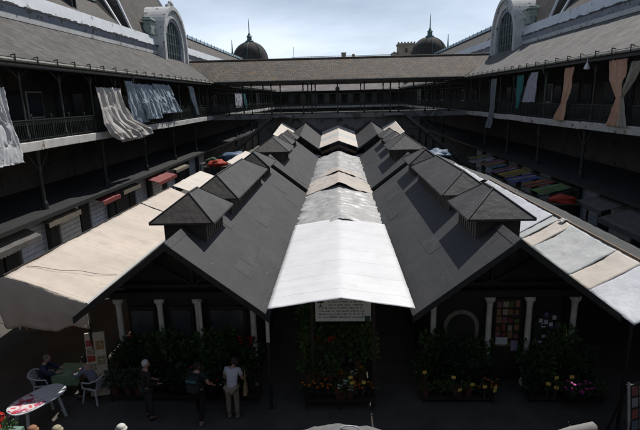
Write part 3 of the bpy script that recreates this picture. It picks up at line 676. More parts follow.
for sgn, side in ((-1, 'left'), (1, 'right')):
    rt, yg = block(sgn, side, 11.0, 26.6, V1, 'a', 'nearest black-roofed stall block on the %s, with white columns under its front gable' % side)
    X = lambda a: sgn*a
    cols = [2.62, 4.17, 5.27, 6.5] if sgn > 0 else [2.52, 4.1, 5.2, 6.4]
    for cx_ in cols:
        b = MB(); b.lathe((X(cx_), 12.8, 0), [(.13, 0), (.13, .12), (.088, .16), (.092, .5), (.08, 2.45), (.092, 2.5), (.085, 2.54), (.135, 2.62), (.15, 2.64), (.15, 2.74)], 12)
        b.build('column', m_paint_w, rt, smooth=True)
    MB().box(X(2.45), X(6.6), 12.70, 12.9, 2.75, 2.95).build('lintel', m_black, rt)
    MB().box(X(wi_ := 2.5), X(6.25), 13.02, 13.1, 0, 2.748).build('front_wall', m_black, rt)
    # arched windows / goods behind the columns
    if sgn > 0:
        def arch(xa, xb, zb, zs, nm, m, y):
            n = 14; c_ = (xa+xb)/2; r_ = (xb-xa)/2
            prof = [(xa, zb), (xb, zb)] + [(c_+r_*math.cos(PI*i/n), zs+r_*math.sin(PI*i/n)) for i in range(n+1)]
            b = MB(); b.prism(prof, y, y+.05); return b.build(nm, m, rt)
        m_reveal = mat('faded_arch_paint', (.22, .21, .16), .7, .3, 3)
        w = arch(2.95, 3.95, .9, 1.75, 'arched_window', m_reveal, 12.96)
        n = 14; prof = [(3.07, 1.02), (3.83, 1.02)] + [(3.45+.38*math.cos(PI*i/n), 1.75+.38*math.sin(PI*i/n)) for i in range(n+1)]
        b = MB(); b.prism(prof, 12.92, 12.955); b.build('pane', m_black, w)
        w = arch(5.5, 6.3, .9, 1.75, 'arched_window', m_door, 12.96)
        cols_ = [m_paint_blue, m_plastic_w, mat('violet_pack', (.16, .12, .25), .5), m_paint_blue]
        for i in range(14):
            b = MB(); xx = 5.6+rnd.uniform(0, .5); z_ = 1.05+rnd.uniform(0, 1.0); b.box(xx, xx+.1, 12.925, 12.957, z_, z_+rnd.uniform(.06, .16)); b.build('shown_goods', rnd.choice(cols_), w)
        w = MB().box(4.38, 5.1, 12.95, 13.015, .2, 2.6).build('shop_opening', m_dkwood, rt)
        cc = [mat('red_goods', (.20, .05, .04), .6), mat('orange_goods', (.24, .13, .07), .6), mat('cream_goods', (.34, .29, .22), .6), mat('pink_goods', (.22, .10, .12), .6), m_leafs[2]]
        for i in range(6):
            for j in range(4):
                b = MB(); b.box(4.42+j*.17, 4.42+j*.17+rnd.uniform(.1, .15), 12.90+rnd.uniform(0, .03), 12.948, 1.15+i*.24, 1.15+i*.24+rnd.uniform(.12, .21))
                b.build('shown_goods', rnd.choice(cc), w)
        b = MB(); b.box(4.42, 4.75, 12.87, 12.89, 1.22, 1.44); b.build('paper_notice', m_plastic_w, w)
        b = MB(); b.box(4.86, 5.05, 12.87, 12.89, 1.02, 1.34); b.build('paper_notice', mat('lilac_paper', (.35, .28, .42), .7), w)
    else:
        for (xa, xb) in ((2.75, 3.85), (4.3, 5.0), (5.4, 6.2)):
            w = MB().box(X(xa), X(xb), 12.96, 13.015, .6, 2.4).build('shop_window', m_dkwood, rt)
            MB().box(X(xa+.08), X(xb-.08), 12.925, 12.955, .7, 2.3).build('pane', m_pane, w)
        b = MB(); b.lathe((-3.98, 12.6, 0), [(.05, 0), (.05, 2.7), (.06, 2.74)], 8); b.build('drain_pipe', m_paint_w, rt)
        b = MB(); b.lathe((-1.92, 11.6, 2.0), [(.05, 0), (.05, .5), (.06, .9)], 8); b.build('drain_pipe', m_paint_w, rt); MB().lathe((-1.92, 11.6, 0), [(.05, 0), (.05, 1.98)], 8).build('lower_pipe', m_iron, rt)
    block(sgn, side, 27.7, 43.6, V2, 'b', 'middle black-roofed stall block on the %s, second from the near end' % side, front=.8)
    rt3, _ = block(sgn, side, 44.3, 53.8, [], 'c', 'farthest black-roofed stall block on the %s, just before the bridge' % side, xi=1.60, xr=3.45, xo=5.5, ze=3.65, zr=5.0, front=.5)
    tilt(rt3, 44.3)

# ---------------------------------------------------------------- sheets over the middle aisle
def aisle_sheet(name, y0, y1, ze, zr, xw, m, wr, label, cat='tarpaulin', ragged=0.0, seams=0, ny=None, par=None, seed=0, sag=.0):
    ny = ny or int((y1-y0)*9); nx = 30
    def f(u, v):
        x = -xw + 2*xw*u; y = y0+(y1-y0)*v
        t = abs(x)/xw
        z = zr + (ze-zr)*t - sag*math.sin(PI*t)
        z += wr*fbm(x*1.3+seed, y*1.1, seed)*.9 + wr*.5*fbm(x*.6, y*5.0+seed, seed+2) + wr*.35*abs(fbm(x*5, y*3, seed+5))
        if seams:
            q = (v*seams) % 1.0; z += .03*max(0, 1-abs(q-.06)/.05)
        if ragged and t > .8: x += (1 if x > 0 else -1)*ragged*fbm(y*1.7, 3+seed, 0 if x > 0 else 4); z -= abs(ragged)*.3*(t-.8)/.2
        if v in (0.0, 1.0): y += ragged*1.3*fbm(x*1.5+seed, 9)
        return (x, y, z)
    b = MB(); b.grid(nx, ny, f)
    o = b.build(name, m, None, smooth=True, solid=.008)
    return tag(o, label, cat)
a1 = aisle_sheet('white_sheeting', 10.95, 19.0, 3.22, 3.50, 1.80, m_sheet_w, .013, 'bright white plastic sheeting over the near end of the middle aisle', seams=7, seed=1)
aisle_sheet('grey_sheeting', 18.8, 26.3, 3.02, 3.55, 1.90, m_sheet_g, .075, 'wrinkled cloudy grey plastic just behind the white sheeting', ragged=.22, seed=12, ny=110)
aisle_sheet('beige_cover', 26.0, 29.9, 3.02, 3.74, 1.9, m_sheet_b, .06, 'beige cloth strip between two grey plastic sheets over the aisle', ragged=.12, seed=23)
aisle_sheet('grey_sheeting', 29.6, 42.8, 3.0, 3.66, 1.95, m_sheet_g, .08, 'wrinkled grey plastic beyond the beige strip over the aisle', ragged=.28, seed=31, ny=120)
aisle_sheet('beige_cover', 30.4, 32.0, 3.06, 3.80, 1.7, m_sheet_b, .05, 'small creased beige sheet lying across the far grey plastic', ragged=.12, seed=41)
fs = empty('aisle_roof', (0, 48, 3), 'cream gabled cover over the far end of the aisle with a blue stripe', 'canopy')
for k, (ya, yb, mm) in enumerate(((44.2, 47.2, m_tent), (47.2, 48.8, m_tent_blue), (48.8, 53.7, m_tent))):
    MB().prism([(-1.75, 3.80), (0, 4.45), (1.75, 3.80), (1.75, 3.84), (0, 4.49), (-1.75, 3.84)], ya, yb-.01).build('cover_panel', mm, fs)
tilt(fs, 44.2)
b = MB(); b.prism([(-1.6, 3.55), (0, 4.15), (1.6, 3.55), (1.6, 3.80), (0, 4.42), (-1.6, 3.80)], 44.3, 44.38); b.build('timber_gable', m_wood, fs)
for s, sd_ in ((-1, 'left'), (1, 'right')):
    b = MB(); b.prism([(s*1.6, 3.05), (s*2.75, 3.35), (s*2.75, 3.38), (s*1.6, 3.08)], 43.7, 44.9)
    tag(b.build('eave_sheet', m_tent_white), 'small white sheet at the crossing alley, %s of the aisle' % sd_, 'tarpaulin')

# ---------------------------------------------------------------- side tents
def tent_strip(root, m, xe, ze, xr, zr, y0, y1, nm='roof_panel', wr=.03, seam=1.1, seed=0, label=None):
    ny = max(4, int((y1-y0)*8))
    def f(u, v):
        x = xe+(xr-xe)*u; y = y0+(y1-y0)*v; z = ze+(zr-ze)*u
        z += wr*fbm(x*.9+seed, y*.9, seed) - .05*math.sin(PI*u)*abs(math.sin(PI*(y-y0)/seam)) + .012*fbm(x*5, y*5, seed)
        return (x, y, z)
    b = MB(); b.grid(16, ny, f); o = b.build(nm, m, root, smooth=True, solid=.01)
    if label: o['label'] = label
    return o
tl = empty('long_tent', (-9.1, 20, 0), 'long cream fabric canopy beside the left stall block, with deep front valance', 'canopy')
tent_strip(tl, m_tent_top, -6.92, 2.90, -9.1, 3.70, 12.1, 21.4, seed=1)
tent_strip(tl, m_tent_top, -6.92, 2.90, -9.1, 3.70, 21.5, 25.5, seed=2)
tent_strip(tl, m_tent_top, -11.6, 2.4, -9.1, 3.70, 12.1, 25.5, seed=3)
def tf(u, v):
    x = -6.92-(11.6-6.92)*u
    ztop = 2.90+(3.70-2.90)*(u*4.68/2.18) if u < 2.18/4.68 else 3.70-(u-2.18/4.68)*4.68/2.5*1.3
    zb = 2.15+.04*math.sin(u*19)+.05*fbm(u*6, 1)
    zb += .65*max(0, min(1, (u-.50)/.035))
    z = ztop+(zb-ztop)*v
    return (x, 12.09-.05*math.sin(PI*v)-.03*math.sin(u*40)*v+.03*fbm(u*8, v*3), z)
b = MB(); b.grid(60, 14, tf); b.build('front_valance', m_tent_front, tl, smooth=True, solid=.01)
b = MB(); b.bar((-6.95, 12.12, 0), (-6.95, 12.12, 2.88), .06); b.bar((-11.5, 12.15, 0), (-11.5, 12.15, 2.38), .06); b.bar((-6.95, 25.4, 0), (-6.95, 25.4, 2.88), .06); b.bar((-6.95, 18.5, 0), (-6.95, 18.5, 2.85), .06)
build_each(b, 'tent_pole', m_black, tl)
b = MB(); b.tube([(-6.88, 12.0, 2.92), (-6.87, 19, 2.93), (-6.88, 25.5, 2.91)], .045, 6); b.build('eave_roll', m_tent_blue, tl)
b = MB(); b.bar((-9.12, 12.1, 3.72), (-9.12, 25.5, 3.72), .05); b.build('ridge_cord', m_dkwood, tl)
b = MB(); b.tube([(-9.0+i*.1, 12.9+.06*i+.05*math.sin(i*.7), 3.71-.0367*i-.004) for i in range(0, 21)], .008, 4); b.build('loose_cord', m_dkwood, tl)
for k, (xa, xb, za, zb, ya, yb, lb) in enumerate(((-6.9, -9.1, 2.9, 3.75, 25.9, 31.4, 'second cream canopy behind the long tent on the left'), (-6.9, -8.1, 2.9, 3.35, 31.6, 34.3, 'narrow cream canopy strip beyond the second left canopy'),
                                          (-6.6, -8.4, 3.0, 3.75, 36.0, 43.6, 'cream canopy piece beside the middle left stall block'), (-4.6, -6.0, 4.35, 5.1, 45.2, 53.2, 'small cream canopy at the far left end of the stalls'))):
    r = empty('side_canopy', ((xa+xb)/2, (ya+yb)/2, 0), lb, 'canopy')
    tent_strip(r, m_tent, xa, za, xb, zb, ya, yb, seed=k+5)
    b = MB()
    for x_, z_ in ((xa, za), (xb, zb)):
        for y_ in (ya+.1, yb-.1): b.bar((x_, y_, 0), (x_, y_, z_-.03), .05)
    build_each(b, 'pole', m_black, r)
tilt(r, 45.2)
r = empty('side_canopy', (5.5, 48, 0), 'small cream canopy at the far right end of the stalls', 'canopy')
tent_strip(r, m_tent, 4.6, 4.35, 6.0, 5.1, 45.2, 53.2, seed=15); b = MB(); [b.bar((x_, y_, 0), (x_, y_, z_-.03), .05) for x_, z_ in ((4.6, 4.35), (6.0, 5.1)) for y_ in (45.3, 53.1)]; build_each(b, 'pole', m_black, r)
tilt(r, 45.2)
trr = empty('patched_tent', (8, 20, 0), 'long canopy of white, beige and pale blue sheets beside the right stall block', 'canopy')
seg = [(10.6, 12.7, m_tent_white, 'white end sheet'), (12.7, 13.9, m_tent, 'beige sheet'), (13.9, 16.7, m_tent_blue, 'creased pale blue-grey sheet'), (16.7, 17.7, m_tent, 'beige sheet'), (17.7, 18.3, m_tent_blue, 'pale blue strip'), (18.3, 26.4, m_tent_white, 'long white sheet')]
for k, (ya, yb, mm, lb) in enumerate(seg):
    tent_strip(trr, mm, 6.78, 2.92, 8.15, 3.70, ya, yb+.03, wr=.03 if mm is m_tent_blue else .018, seed=k*3+30, seam=2.2, label=lb)
tent_strip(trr, m_tarp_dark, 11.4, 2.4, 8.17, 3.68, 10.6, 26.4, nm='outer_panel', seed=50)
b = MB(); b.bar((8.16, 10.6, 3.73), (8.16, 26.4, 3.73), .05); b.build('ridge_cord', m_wood, trr)
b = MB()
for y_ in (10.8, 18.5, 26.2):
    for x_, z_ in ((6.85, 2.86), (11.3, 2.35)): b.bar((x_, y_, 0), (x_, y_, z_), .06)
build_each(b, 'tent_pole', m_black, trr)
b = MB(); b.grid(8, 8, lambda u, v: (7.98+.34*u, 17.2+.35*v, 3.76+.05*fbm(u*3, v*3, 2)-.18*abs(u-.5))); tag(b.build('crumpled_cloth', m_sheet_g, smooth=True, solid=.01), 'crumpled grey scrap lying on the ridge of the patched canopy', 'cloth')
for k, (xa, ya, yb, lb) in enumerate(((9.9, 27.2, 34.0, 'dark low canopy just beyond the patched tent on the right'), (9.2, 35.0, 43.0, 'dark low canopy farthest along the right side lane'))):
    r = empty('side_canopy', (xa-1, (ya+yb)/2, 0), lb, 'canopy')
    tent_strip(r, m_tarp_dark, xa+.6, 2.7, xa-1.8, 3.6, ya, yb, seed=60+k); tent_strip(r, m_tent_white, xa-3.0, 2.95, xa-1.8, 3.6, ya, yb, seed=64+k)
    b = MB(); [b.bar((x_, y_, 0), (x_, y_, 2.65), .05) for x_ in (xa+.5, xa-2.9) for y_ in (ya+.1, yb-.1)]; build_each(b, 'pole', m_black, r)

# ---------------------------------------------------------------- awnings and goods along the shop rows
def awning(x0, x1, y0, y1, z0, z1, m, label, scal=True, sag=.06):
    r = empty('shop_awning', (x0, (y0+y1)/2, 0), label, 'awning')
    b = MB(); b.grid(10, max(6, int((y1-y0)*6)), lambda u, v: (x0+(x1-x0)*u, y0+(y1-y0)*v, z0+(z1-z0)*u-sag*math.sin(PI*u)*(.6+.4*math.sin(v*17)) + .03*fbm(u*2, v*4, x0+y0)))
    b.build('awning_cloth', m, r, smooth=True, solid=.012)
    if scal:
        n = max(6, int((y1-y0)/.22)); b = MB()
        b.grid(n*4, 3, lambda u, v: (x1, y0+(y1-y0)*u, z1-v*(.20+.05*abs(math.sin(PI*n*u)))))
        b.build('valance', m, r, solid=.01)
    b = MB(); b.bar((x0, y0+.05, z0-.02), (x1, y0+.05, z1-.03), .03); b.bar((x0, y1-.05, z0-.02), (x1, y1-.05, z1-.03), .03); build_each(b, 'awning_arm', m_iron, r)
m_aw_red = mat('red_awning', (.16, .02, .018), .7, .25, 2, col2=(.24, .055, .05))
m_aw_cream = mat('cream_awning', (.17, .145, .11), .8, .2, 3)
awning(-14.9, -13.8, 17.4, 21.2, 2.85, 2.35, m_aw_grey, 'sagging grey awning on the left shop row nearest the camera')
awning(-14.9, -14.0, 22.2, 25.2, 2.87, 2.62, m_aw_cream, 'cream scalloped awning next to the sagging grey one')
awning(-14.9, -13.9, 27.6, 29.9, 2.87, 2.55, m_aw_red, 'small red awning halfway along the left shop row')
awning(-14.9, -14.0, 30.6, 33.4, 2.87, 2.60, m_aw_cream, 'faded cream awning between the two red awnings')
awning(-14.9, -13.2, 34.8, 38.8, 2.95, 2.45, m_aw_red, 'large sunlit red awning far along the left shop row')
awning(-14.9, -13.6, 40.0, 43.5, 2.87, 2.6, m_aw_cream, 'cream awning beyond the large red one')
awning(14.9, 12.6, 19.6, 23.5, 2.87, 2.25, m_aw_grey, 'bulging grey awning on the right shop row nearest the camera')
awning(14.9, 13.0, 24.0, 26.6, 2.87, 2.45, m_aw_grey, 'smaller grey awning behind the bulging one on the right')
# striped blankets spread on a sloping rack on the right
hues = [(.10, .25, .06), (.30, .03, .03), (.05, .07, .30), (.35, .25, .04), (.18, .05, .22), (.04, .16, .22), (.32, .10, .03), (.30, .30, .28)]
hname = ['green', 'red', 'blue', 'yellow', 'violet', 'teal', 'orange', 'white']
hm = [mat('wool_'+n_, tuple(q_*.85 for q_ in c_), .95, .5, 3) for n_, c_ in zip(hname, hues)]
for i in range(9):
    y0 = 28.2+i*2.05; a_ = i % 8; x0_ = 11.3+rnd.uniform(0, .7); wx_ = 13.75-x0_-rnd.uniform(0, .5); wy_ = rnd.uniform(1.3, 1.9); sk_ = rnd.uniform(-.3, .3)
    r = empty('striped_blanket', (12.7, y0+.9, 2.6), None, 'blanket', 'striped blankets spread above the right side lane')
    r['label'] = 'blanket striped mostly %s and %s, %s' % (hname[a_], hname[(a_+3) % 8], ['nearest of the row', 'second of the row', 'third of the row', 'fourth of the row', 'middle of the row', 'beyond the middle', 'third from the far end', 'second from the far end', 'at the far end'][i])
    b = MB(); b.grid(12, 10, lambda u, v: (x0_+wx_*u, y0+wy_*v+sk_*u, 2.42+.168*(x0_+wx_*u-11.3)+.03*fbm(u*4, v*4, i))); b.build('blanket_cloth', hm[a_], r, smooth=True, solid=.02)
    v0 = .03
    for k in range(6):
        m_ = hm[(a_+rnd.randint(1, 7)) % 8] if k != 1 else hm[(a_+3) % 8]; v0 += rnd.uniform(.09, .20); dv = rnd.uniform(.02, .09)
        if v0+dv > .97: break
        b = MB(); b.grid(12, 1, lambda u, v: (x0_+wx_*u, y0+wy_*(v0+dv*v)+sk_*u, 2.447+.168*(x0_+wx_*u-11.3)+.03*fbm(u*4, (v0+dv*v)*4, i))); b.build('stripe', m_, r, solid=.006)
r = empty('drying_rack', (12.6, 37, 0), 'long timber rack carrying the striped blankets', 'rack')
b = MB(); b.bar((11.35, 28, 2.36), (11.35, 46.6, 2.36), .06); b.bar((13.75, 28, 2.74), (13.75, 46.6, 2.74), .06)
for i in range(7):
    y_ = 28.1+i*3.05; b.bar((11.35, y_, 0), (11.35, y_, 2.33), .07); b.bar((13.75, y_, 0), (13.75, y_, 2.7), .07); b.bar((11.35, y_, 2.36), (13.75, y_, 2.74), .05)
b.build('rack_frame', m_dkwood, r)
def heap(x, y, z, m, sx, sy, sz, name, label, cat):
    b = MB(); b.ball((0, 0, 0), 1.0, 3)
    for v in b.bm.verts:
        n_ = 1+.35*fbm(v.co.x*1.6, v.co.y*1.6, v.co.z*1.6+x); v.co = Vector((x+v.co.x*sx*n_, y+v.co.y*sy*n_, z+max(-.3, v.co.z)*sz*n_))
    return tag(b.build(name, m, smooth=True), label, cat)
m_redcloth = mat('bright_red_cloth', (.36, .035, .015), .8, .2, 4)
m_bluetarp = mat('blue_tarpaulin', (.03, .07, .15), .6, .3, 2, col2=(.08, .15, .24))
for (x, y, m_, l_, dm) in ((12.4, 26.9, m_redcloth, 'heap of bright red cloth on a table by the right shop row', (.65, .65, .3)), (-11.3, 44.6, m_redcloth, 'red cloth heap on a table at the far left of the stalls', (.9, .9, .4)),
                      (-10.4, 48.5, m_bluetarp, 'bluish tarpaulin bundle near the left staircase', (1.4, 1.2, .6)), (9.6, 48.0, m_bluetarp, 'blue tarpaulin bundle near the right staircase', (1.3, 1.2, .6)), (-12.3, 46.8, mat('green_cloth', (.03, .07, .04), .8), 'green cloth heap beside the red one at far left', (.6, .6, .4))):
    t_ = empty('goods_table', (x, y, 0), 'plain timber table under the ' + l_.split(' on ')[0].split(' near ')[0].split(' beside ')[0] + (' at left' if x < 0 else ' at right'), 'table')
    b = MB(); b.box(x-1.1, x+1.1, y-.9, y+.9, 2.28, 2.34); b.build('tabletop', m_dkwood, t_)
    for sx_ in (-1, 1):
        for sy_ in (-1, 1): MB().box(x+sx_*1.0-.04, x+sx_*1.0+.04, y+sy_*.8-.04, y+sy_*.8+.04, 0, 2.279).build('leg', m_dkwood, t_)
    heap(x, y, 2.34+dm[2]*.3, m_, *dm, 'cloth_heap', l_, 'cloth')

# ---------------------------------------------------------------- curtains hung in the galleries
def curtain(sgn, rows, m, label, name='curtain', folds=7, amp=.09, seed=0):
    """rows: list of (z, y0, y1, outward) from top to bottom"""
    def f(u, v):
        t = v*(len(rows)-1); i = min(int(t), len(rows)-2); q = t-i; q = q*q*(3-2*q)
        A, B = rows[i], rows[i+1]
        z = A[0]+(B[0]-A[0])*q; y0 = A[1]+(B[1]-A[1])*q; y1 = A[2]+(B[2]-A[2])*q; ox = A[3]+(B[3]-A[3])*q
        w = min(1, abs(y1-y0)/1.2)
        uu = u+.16*fbm(u*2.2, v*1.2, seed)
        a = amp*w*(.55+.9*abs(fbm(u*3, v*2+seed, seed+4)))*(math.sin(folds*2*PI*uu+seed+1.6*math.sin(v*2.3+seed)) + .5*math.sin(folds*3.1*PI*uu+v*3))
        return (sgn*(14.02-.0-ox)+a*.8, y0+(y1-y0)*u+.03*math.sin(v*9+u*5), z-.05*abs(math.sin(folds*PI*u))*(1-v)+.03*fbm(u*6, v*3, seed))
    b = MB(); b.grid(70, 26, f)
    o = tag(b.build(name, m, smooth=True, solid=.006), label, 'curtain')
    zt_ = 9.82
    for q_ in (0.03, .35, .66, .97):
        p_ = f(q_, 0); b = MB(); b.bar(p_, (sgn*14.0, p_[1], max(zt_, p_[2]+.05)), .012); b.build('hanging_cord', m_dkwood, o)
    return o
def cl(n_, c, c2=None): return mat(n_, c, .85, .15, 2.5, col2=c2, trans=.2)
c_white = cl('white_curtain_cloth', (.50, .52, .54), (.64, .66, .68)); c_beige = cl('off_white_curtain_cloth', (.50, .48, .45), (.62, .60, .57))
c_blue = cl('pale_blue_curtain_cloth', (.28, .37, .44), (.42, .50, .56)); c_teal = cl('teal_curtain_cloth', (.05, .22, .22)); c_orange = cl('apricot_curtain_cloth', (.62, .36, .24), (.74, .47, .34))
c_olive = cl('olive_curtain_cloth', (.36, .32, .26), (.46, .42, .35)); c_grey = cl('grey_curtain_cloth', (.20, .21, .23), (.30, .31, .33)); c_violet = cl('lilac_white_curtain_cloth', (.42, .42, .50), (.52, .52, .58))
curtain(-1, [(8.95, 18.6, 20.5, .05), (7.6, 18.0, 20.55, .15), (6.6, 17.6, 20.5, .35), (5.8, 17.0, 20.4, .5)], c_white, 'white pleated curtain blowing out of the left gallery, nearest the camera', seed=1, folds=8)
curtain(-1, [(9.15, 28.6, 31.9, .02), (8.0, 28.6, 32.1, .12), (7.1, 28.4, 32.9, .35), (6.45, 28.6, 34.9, .6), (6.0, 29.4, 34.9, .65), (5.8, 30.3, 33.6, .45)], c_beige, 'large off-white curtain billowing over the left gallery edge', seed=2, folds=5, amp=.12)
curtain(-1, [(9.65, 32.5, 34.0, .02), (8.2, 32.8, 35.0, .1), (6.8, 33.0, 36.0, .1)], c_blue, 'narrow blue curtain directly behind the billowing off-white one', seed=3, folds=4)
curtain(-1, [(9.5, 34.2, 37.4, .02), (8.2, 34.8, 37.9, .25), (7.0, 35.2, 38.3, .35)], c_blue, 'pale blue curtain, first of the wide blue pair on the left gallery', seed=4, folds=5)
curtain(-1, [(9.6, 37.5, 41.0, .02), (8.4, 38.0, 42.0, .2), (7.3, 38.3, 43.2, .3)], c_blue, 'pale blue curtain, second of the wide blue pair on the left gallery', seed=5, folds=5)
curtain(-1, [(9.6, 46.6, 47.8, .02), (8.2, 47.5, 48.6, .05), (6.9, 48.6, 49.4, .05)], c_blue, 'thin blue curtain near the far end of the left gallery', seed=6, folds=3)
curtain(-1, [(9.2, 67.0, 72.0, .1), (8.2, 67.2, 72.0, .1), (7.2, 67.3, 72.0, .1)], c_violet, 'whitish curtain on the left gallery beyond the bridge', seed=7, folds=4, amp=.05)
curtain(-1, [(9.2, 72.3, 75.0, .1), (8.2, 73.2, 75.5, .1), (7.0, 74.5, 76.0, .1)], c_teal, 'teal curtain beside the whitish one beyond the bridge', seed=8, folds=3, amp=.05)
curtain(1, [(9.6, 44.9, 46.5, .02), (7.3, 45.0, 46.3, .08), (6.2, 45.2, 46.6, .15), (5.2, 45.4, 47.0, .2)], c_grey, 'long grey curtain hanging below the floor edge at the far right gallery', seed=9, folds=3)
curtain(1, [(9.6, 38.6, 39.9, .02), (8.0, 38.8, 39.8, .05), (7.1, 39.2, 39.7, .05)], c_teal, 'narrow teal curtain on the right gallery', seed=10, folds=3)
curtain(1, [(9.7, 35.8, 37.2, .02), (8.6, 35.9, 37.8, .05), (7.6, 35.9, 38.3, .08)], c_violet, 'short whitish curtain between the teal and the apricot ones', seed=11, folds=4, amp=.05)
curtain(1, [(9.7, 30.4, 31.7, .02), (8.3, 30.6, 31.5, .1), (7.6, 31.0, 31.6, .12), (6.55, 31.0, 32.5, .2)], c_orange, 'apricot curtain twisted to one side on the right gallery', seed=12, folds=4)
curtain(1, [(9.8, 25.05, 26.75, .02), (8.9, 25.1, 26.5, .06), (7.9, 25.2, 25.6, .08), (7.3, 25.05, 25.85, .1), (6.5, 24.9, 26.2, .15)], c_orange, 'apricot curtain tied at the middle, nearest on the right gallery', seed=13, folds=4)
curtain(1, [(9.6, 23.7, 24.8, .02), (8.7, 24.2, 25.0, .06), (7.9, 25.0, 25.3, .08), (7.3, 24.7, 25.2, .1), (6.5, 24.3, 25.3, .15)], c_olive, 'olive curtain gathered against the tied apricot one', seed=14, folds=4)
for s_, l_ in ((-1, 'left'), (1, 'right')):
    b = MB(); b.tube([(s_*14.0, 12+1.6*i, 9.82-.03*(i % 2)) for i in range(27)], .010, 4); tag(b.build('clothes_line', m_dkwood), 'thin line strung under the %s gallery eave to hold the curtains' % l_, 'line')
b = MB(); b.bar((13.6, 28.2, EZ-.1), (13.6, 28.2, EZ-.35), .03); b.lathe((13.6, 28.2, EZ-.7), [(.05, 0), (.17, .05), (.10, .25), (.04, .38)], 10); tag(b.build('gallery_lamp', m_plastic_w), 'small white lamp hanging under the right gutter', 'lamp')
for s_, y_, l_ in ((-1, 33.4, 'left'), (1, 34.3, 'right')):
    b = MB(); b.tube([(s_*13.7, y_, EZ), (s_*13.9, y_+.4, EZ-.5), (s_*14.3, y_+.9, EZ-.9), (s_*14.35, y_+1.0, GZ)], .05, 7); tag(b.build('downpipe', m_ironlt), 'bent rainwater pipe dropping from the %s gallery gutter' % l_, 'pipe')

# ---------------------------------------------------------------- plants
def leaf_cluster(b, c, r, n, size, up=.3, rr=rnd):
    for _ in range(n):
        while True:
            p = Vector((rr.uniform(-1, 1), rr.uniform(-1, 1), rr.uniform(-1, 1)))
            if p.length < 1: break
        q = Vector(c)+Vector((p.x*r[0], p.y*r[1], p.z*r[2]))
        d = (p+Vector((rr.uniform(-.6, .6), rr.uniform(-.6, .6), up+rr.uniform(-.4, .6)))).normalized()
        sd2 = d.cross(Vector((rr.uniform(-1, 1), rr.uniform(-1, 1), rr.uniform(-1, 1)))).normalized()
        L = size*rr.uniform(.6, 1.4); w = L*.28; nn = d.cross(sd2)*L*.08
        b.face([q, q+d*L*.5+sd2*w-nn, q+d*L, q+d*L*.5-sd2*w-nn])
def plant(kind, mi, flower=None, h=.6, name='potted_plant'):
    r = empty(name, (0, 0, 0)); r['category'] = 'plant'
    b = MB(); b.lathe((0, 0, 0), [(.09, 0), (.13, .20), (.145, .20), (.145, .235), (.11, .235)], 10); b.build('pot', m_terra if mi % 2 else m_blackpot, r, local=True)
    b = MB()
    if kind == 'bush': 
        leaf_cluster(b, (0, 0, .24+h*.45), (.26, .26, h*.5), 170, .12)
    elif kind == 'spike':
        for i in range(46):
            a = rnd.uniform(0, 2*PI); t = rnd.uniform(.1, .6); L = h*rnd.uniform(.7, 1.25)
            d = Vector((math.cos(a)*t, math.sin(a)*t, 1)).normalized(); s_ = Vector((-math.sin(a), math.cos(a), 0))*.016
            m1 = d*L*.55; tp = d*L+Vector((math.cos(a), math.sin(a), -.5))*L*.22
            b.face([Vector((0, 0, .22))-s_, Vector((0, 0, .22))+s_, Vector((0, 0, .22))+m1+s_*1.4, Vector((0, 0, .22))+m1-s_*1.4]); b.face([Vector((0, 0, .22))+m1-s_*1.4, Vector((0, 0, .22))+m1+s_*1.4, Vector((0, 0, .22))+tp])
    elif kind == 'tall':
        b.tube([(0, 0, .2), (.02, 0, h*.5), (0, .02, h*.85)], .014, 5)
        for q in range(5): leaf_cluster(b, (rnd.uniform(-.12, .12), rnd.uniform(-.12, .12), .30+h*(.12+.15*q)), (.22, .22, .14), 42, .13)
    elif kind == 'low': leaf_cluster(b, (0, 0, .27), (.19, .19, .10), 90, .08)
    b.build('foliage', m_leafs[mi], r, local=True)
    if flower:
        b = MB()
        top = .24+h if kind != 'low' else .34
        for i in range(11 if kind != 'tall' else 7):
            a = rnd.uniform(0, 2*PI); rr_ = rnd.uniform(0, .17); c = Vector((rr_*math.cos(a), rr_*math.sin(a), top+rnd.uniform(-.10, .06)))
            for k in range(6):
                a2 = 2*PI*k/6; d = Vector((math.cos(a2), math.sin(a2), .25))*.040; s_ = Vector((-math.sin(a2), math.cos(a2), 0))*.018
                b.face([c, c+d*.6+s_, c+d, c+d*.6-s_])
            b.ball(c+Vector((0, 0, .005)), .011, 1)
        b.build('blossom', fm[flower], r, local=True)
    return r
protos = {}
first = {}
def put(kind, mi, flower, x, y, z, s, label, group, h=.6):
    k = (kind, mi, flower, h)
    if k not in protos: protos[k] = plant(kind, mi, flower, h); o = protos[k]
    else: o = copy_tree(protos[k])
    o.location = (x, y, z); o.rotation_euler = (0, 0, rnd.uniform(0, 6.28)); o.scale = (s, s, s*rnd.uniform(.9, 1.15))
    o['label'] = label; o['group'] = group; return o
def bench(xa, xb, ya, steps, name, label):
    r = empty('flower_bench', ((xa+xb)/2, ya, 0), label, 'display stand')
    for i, (yy, z) in enumerate(steps):
        MB().box(xa, xb, yy, yy+.36, z-.05, z).build('shelf', m_dkwood, r)
    b = MB()
    for x in (xa+.03, (xa+xb)/2, xb-.03):
        for yy, z in steps: b.box(x-.02, x+.02, yy+.02, yy+.06, 0, z-.051)
    build_each(b, 'frame', m_dkwood, r)
kn = {'bush': 'leafy potted bush', 'spike': 'spiky potted grass', 'tall': 'tall leafy potted plant', 'low': 'low potted plant'}
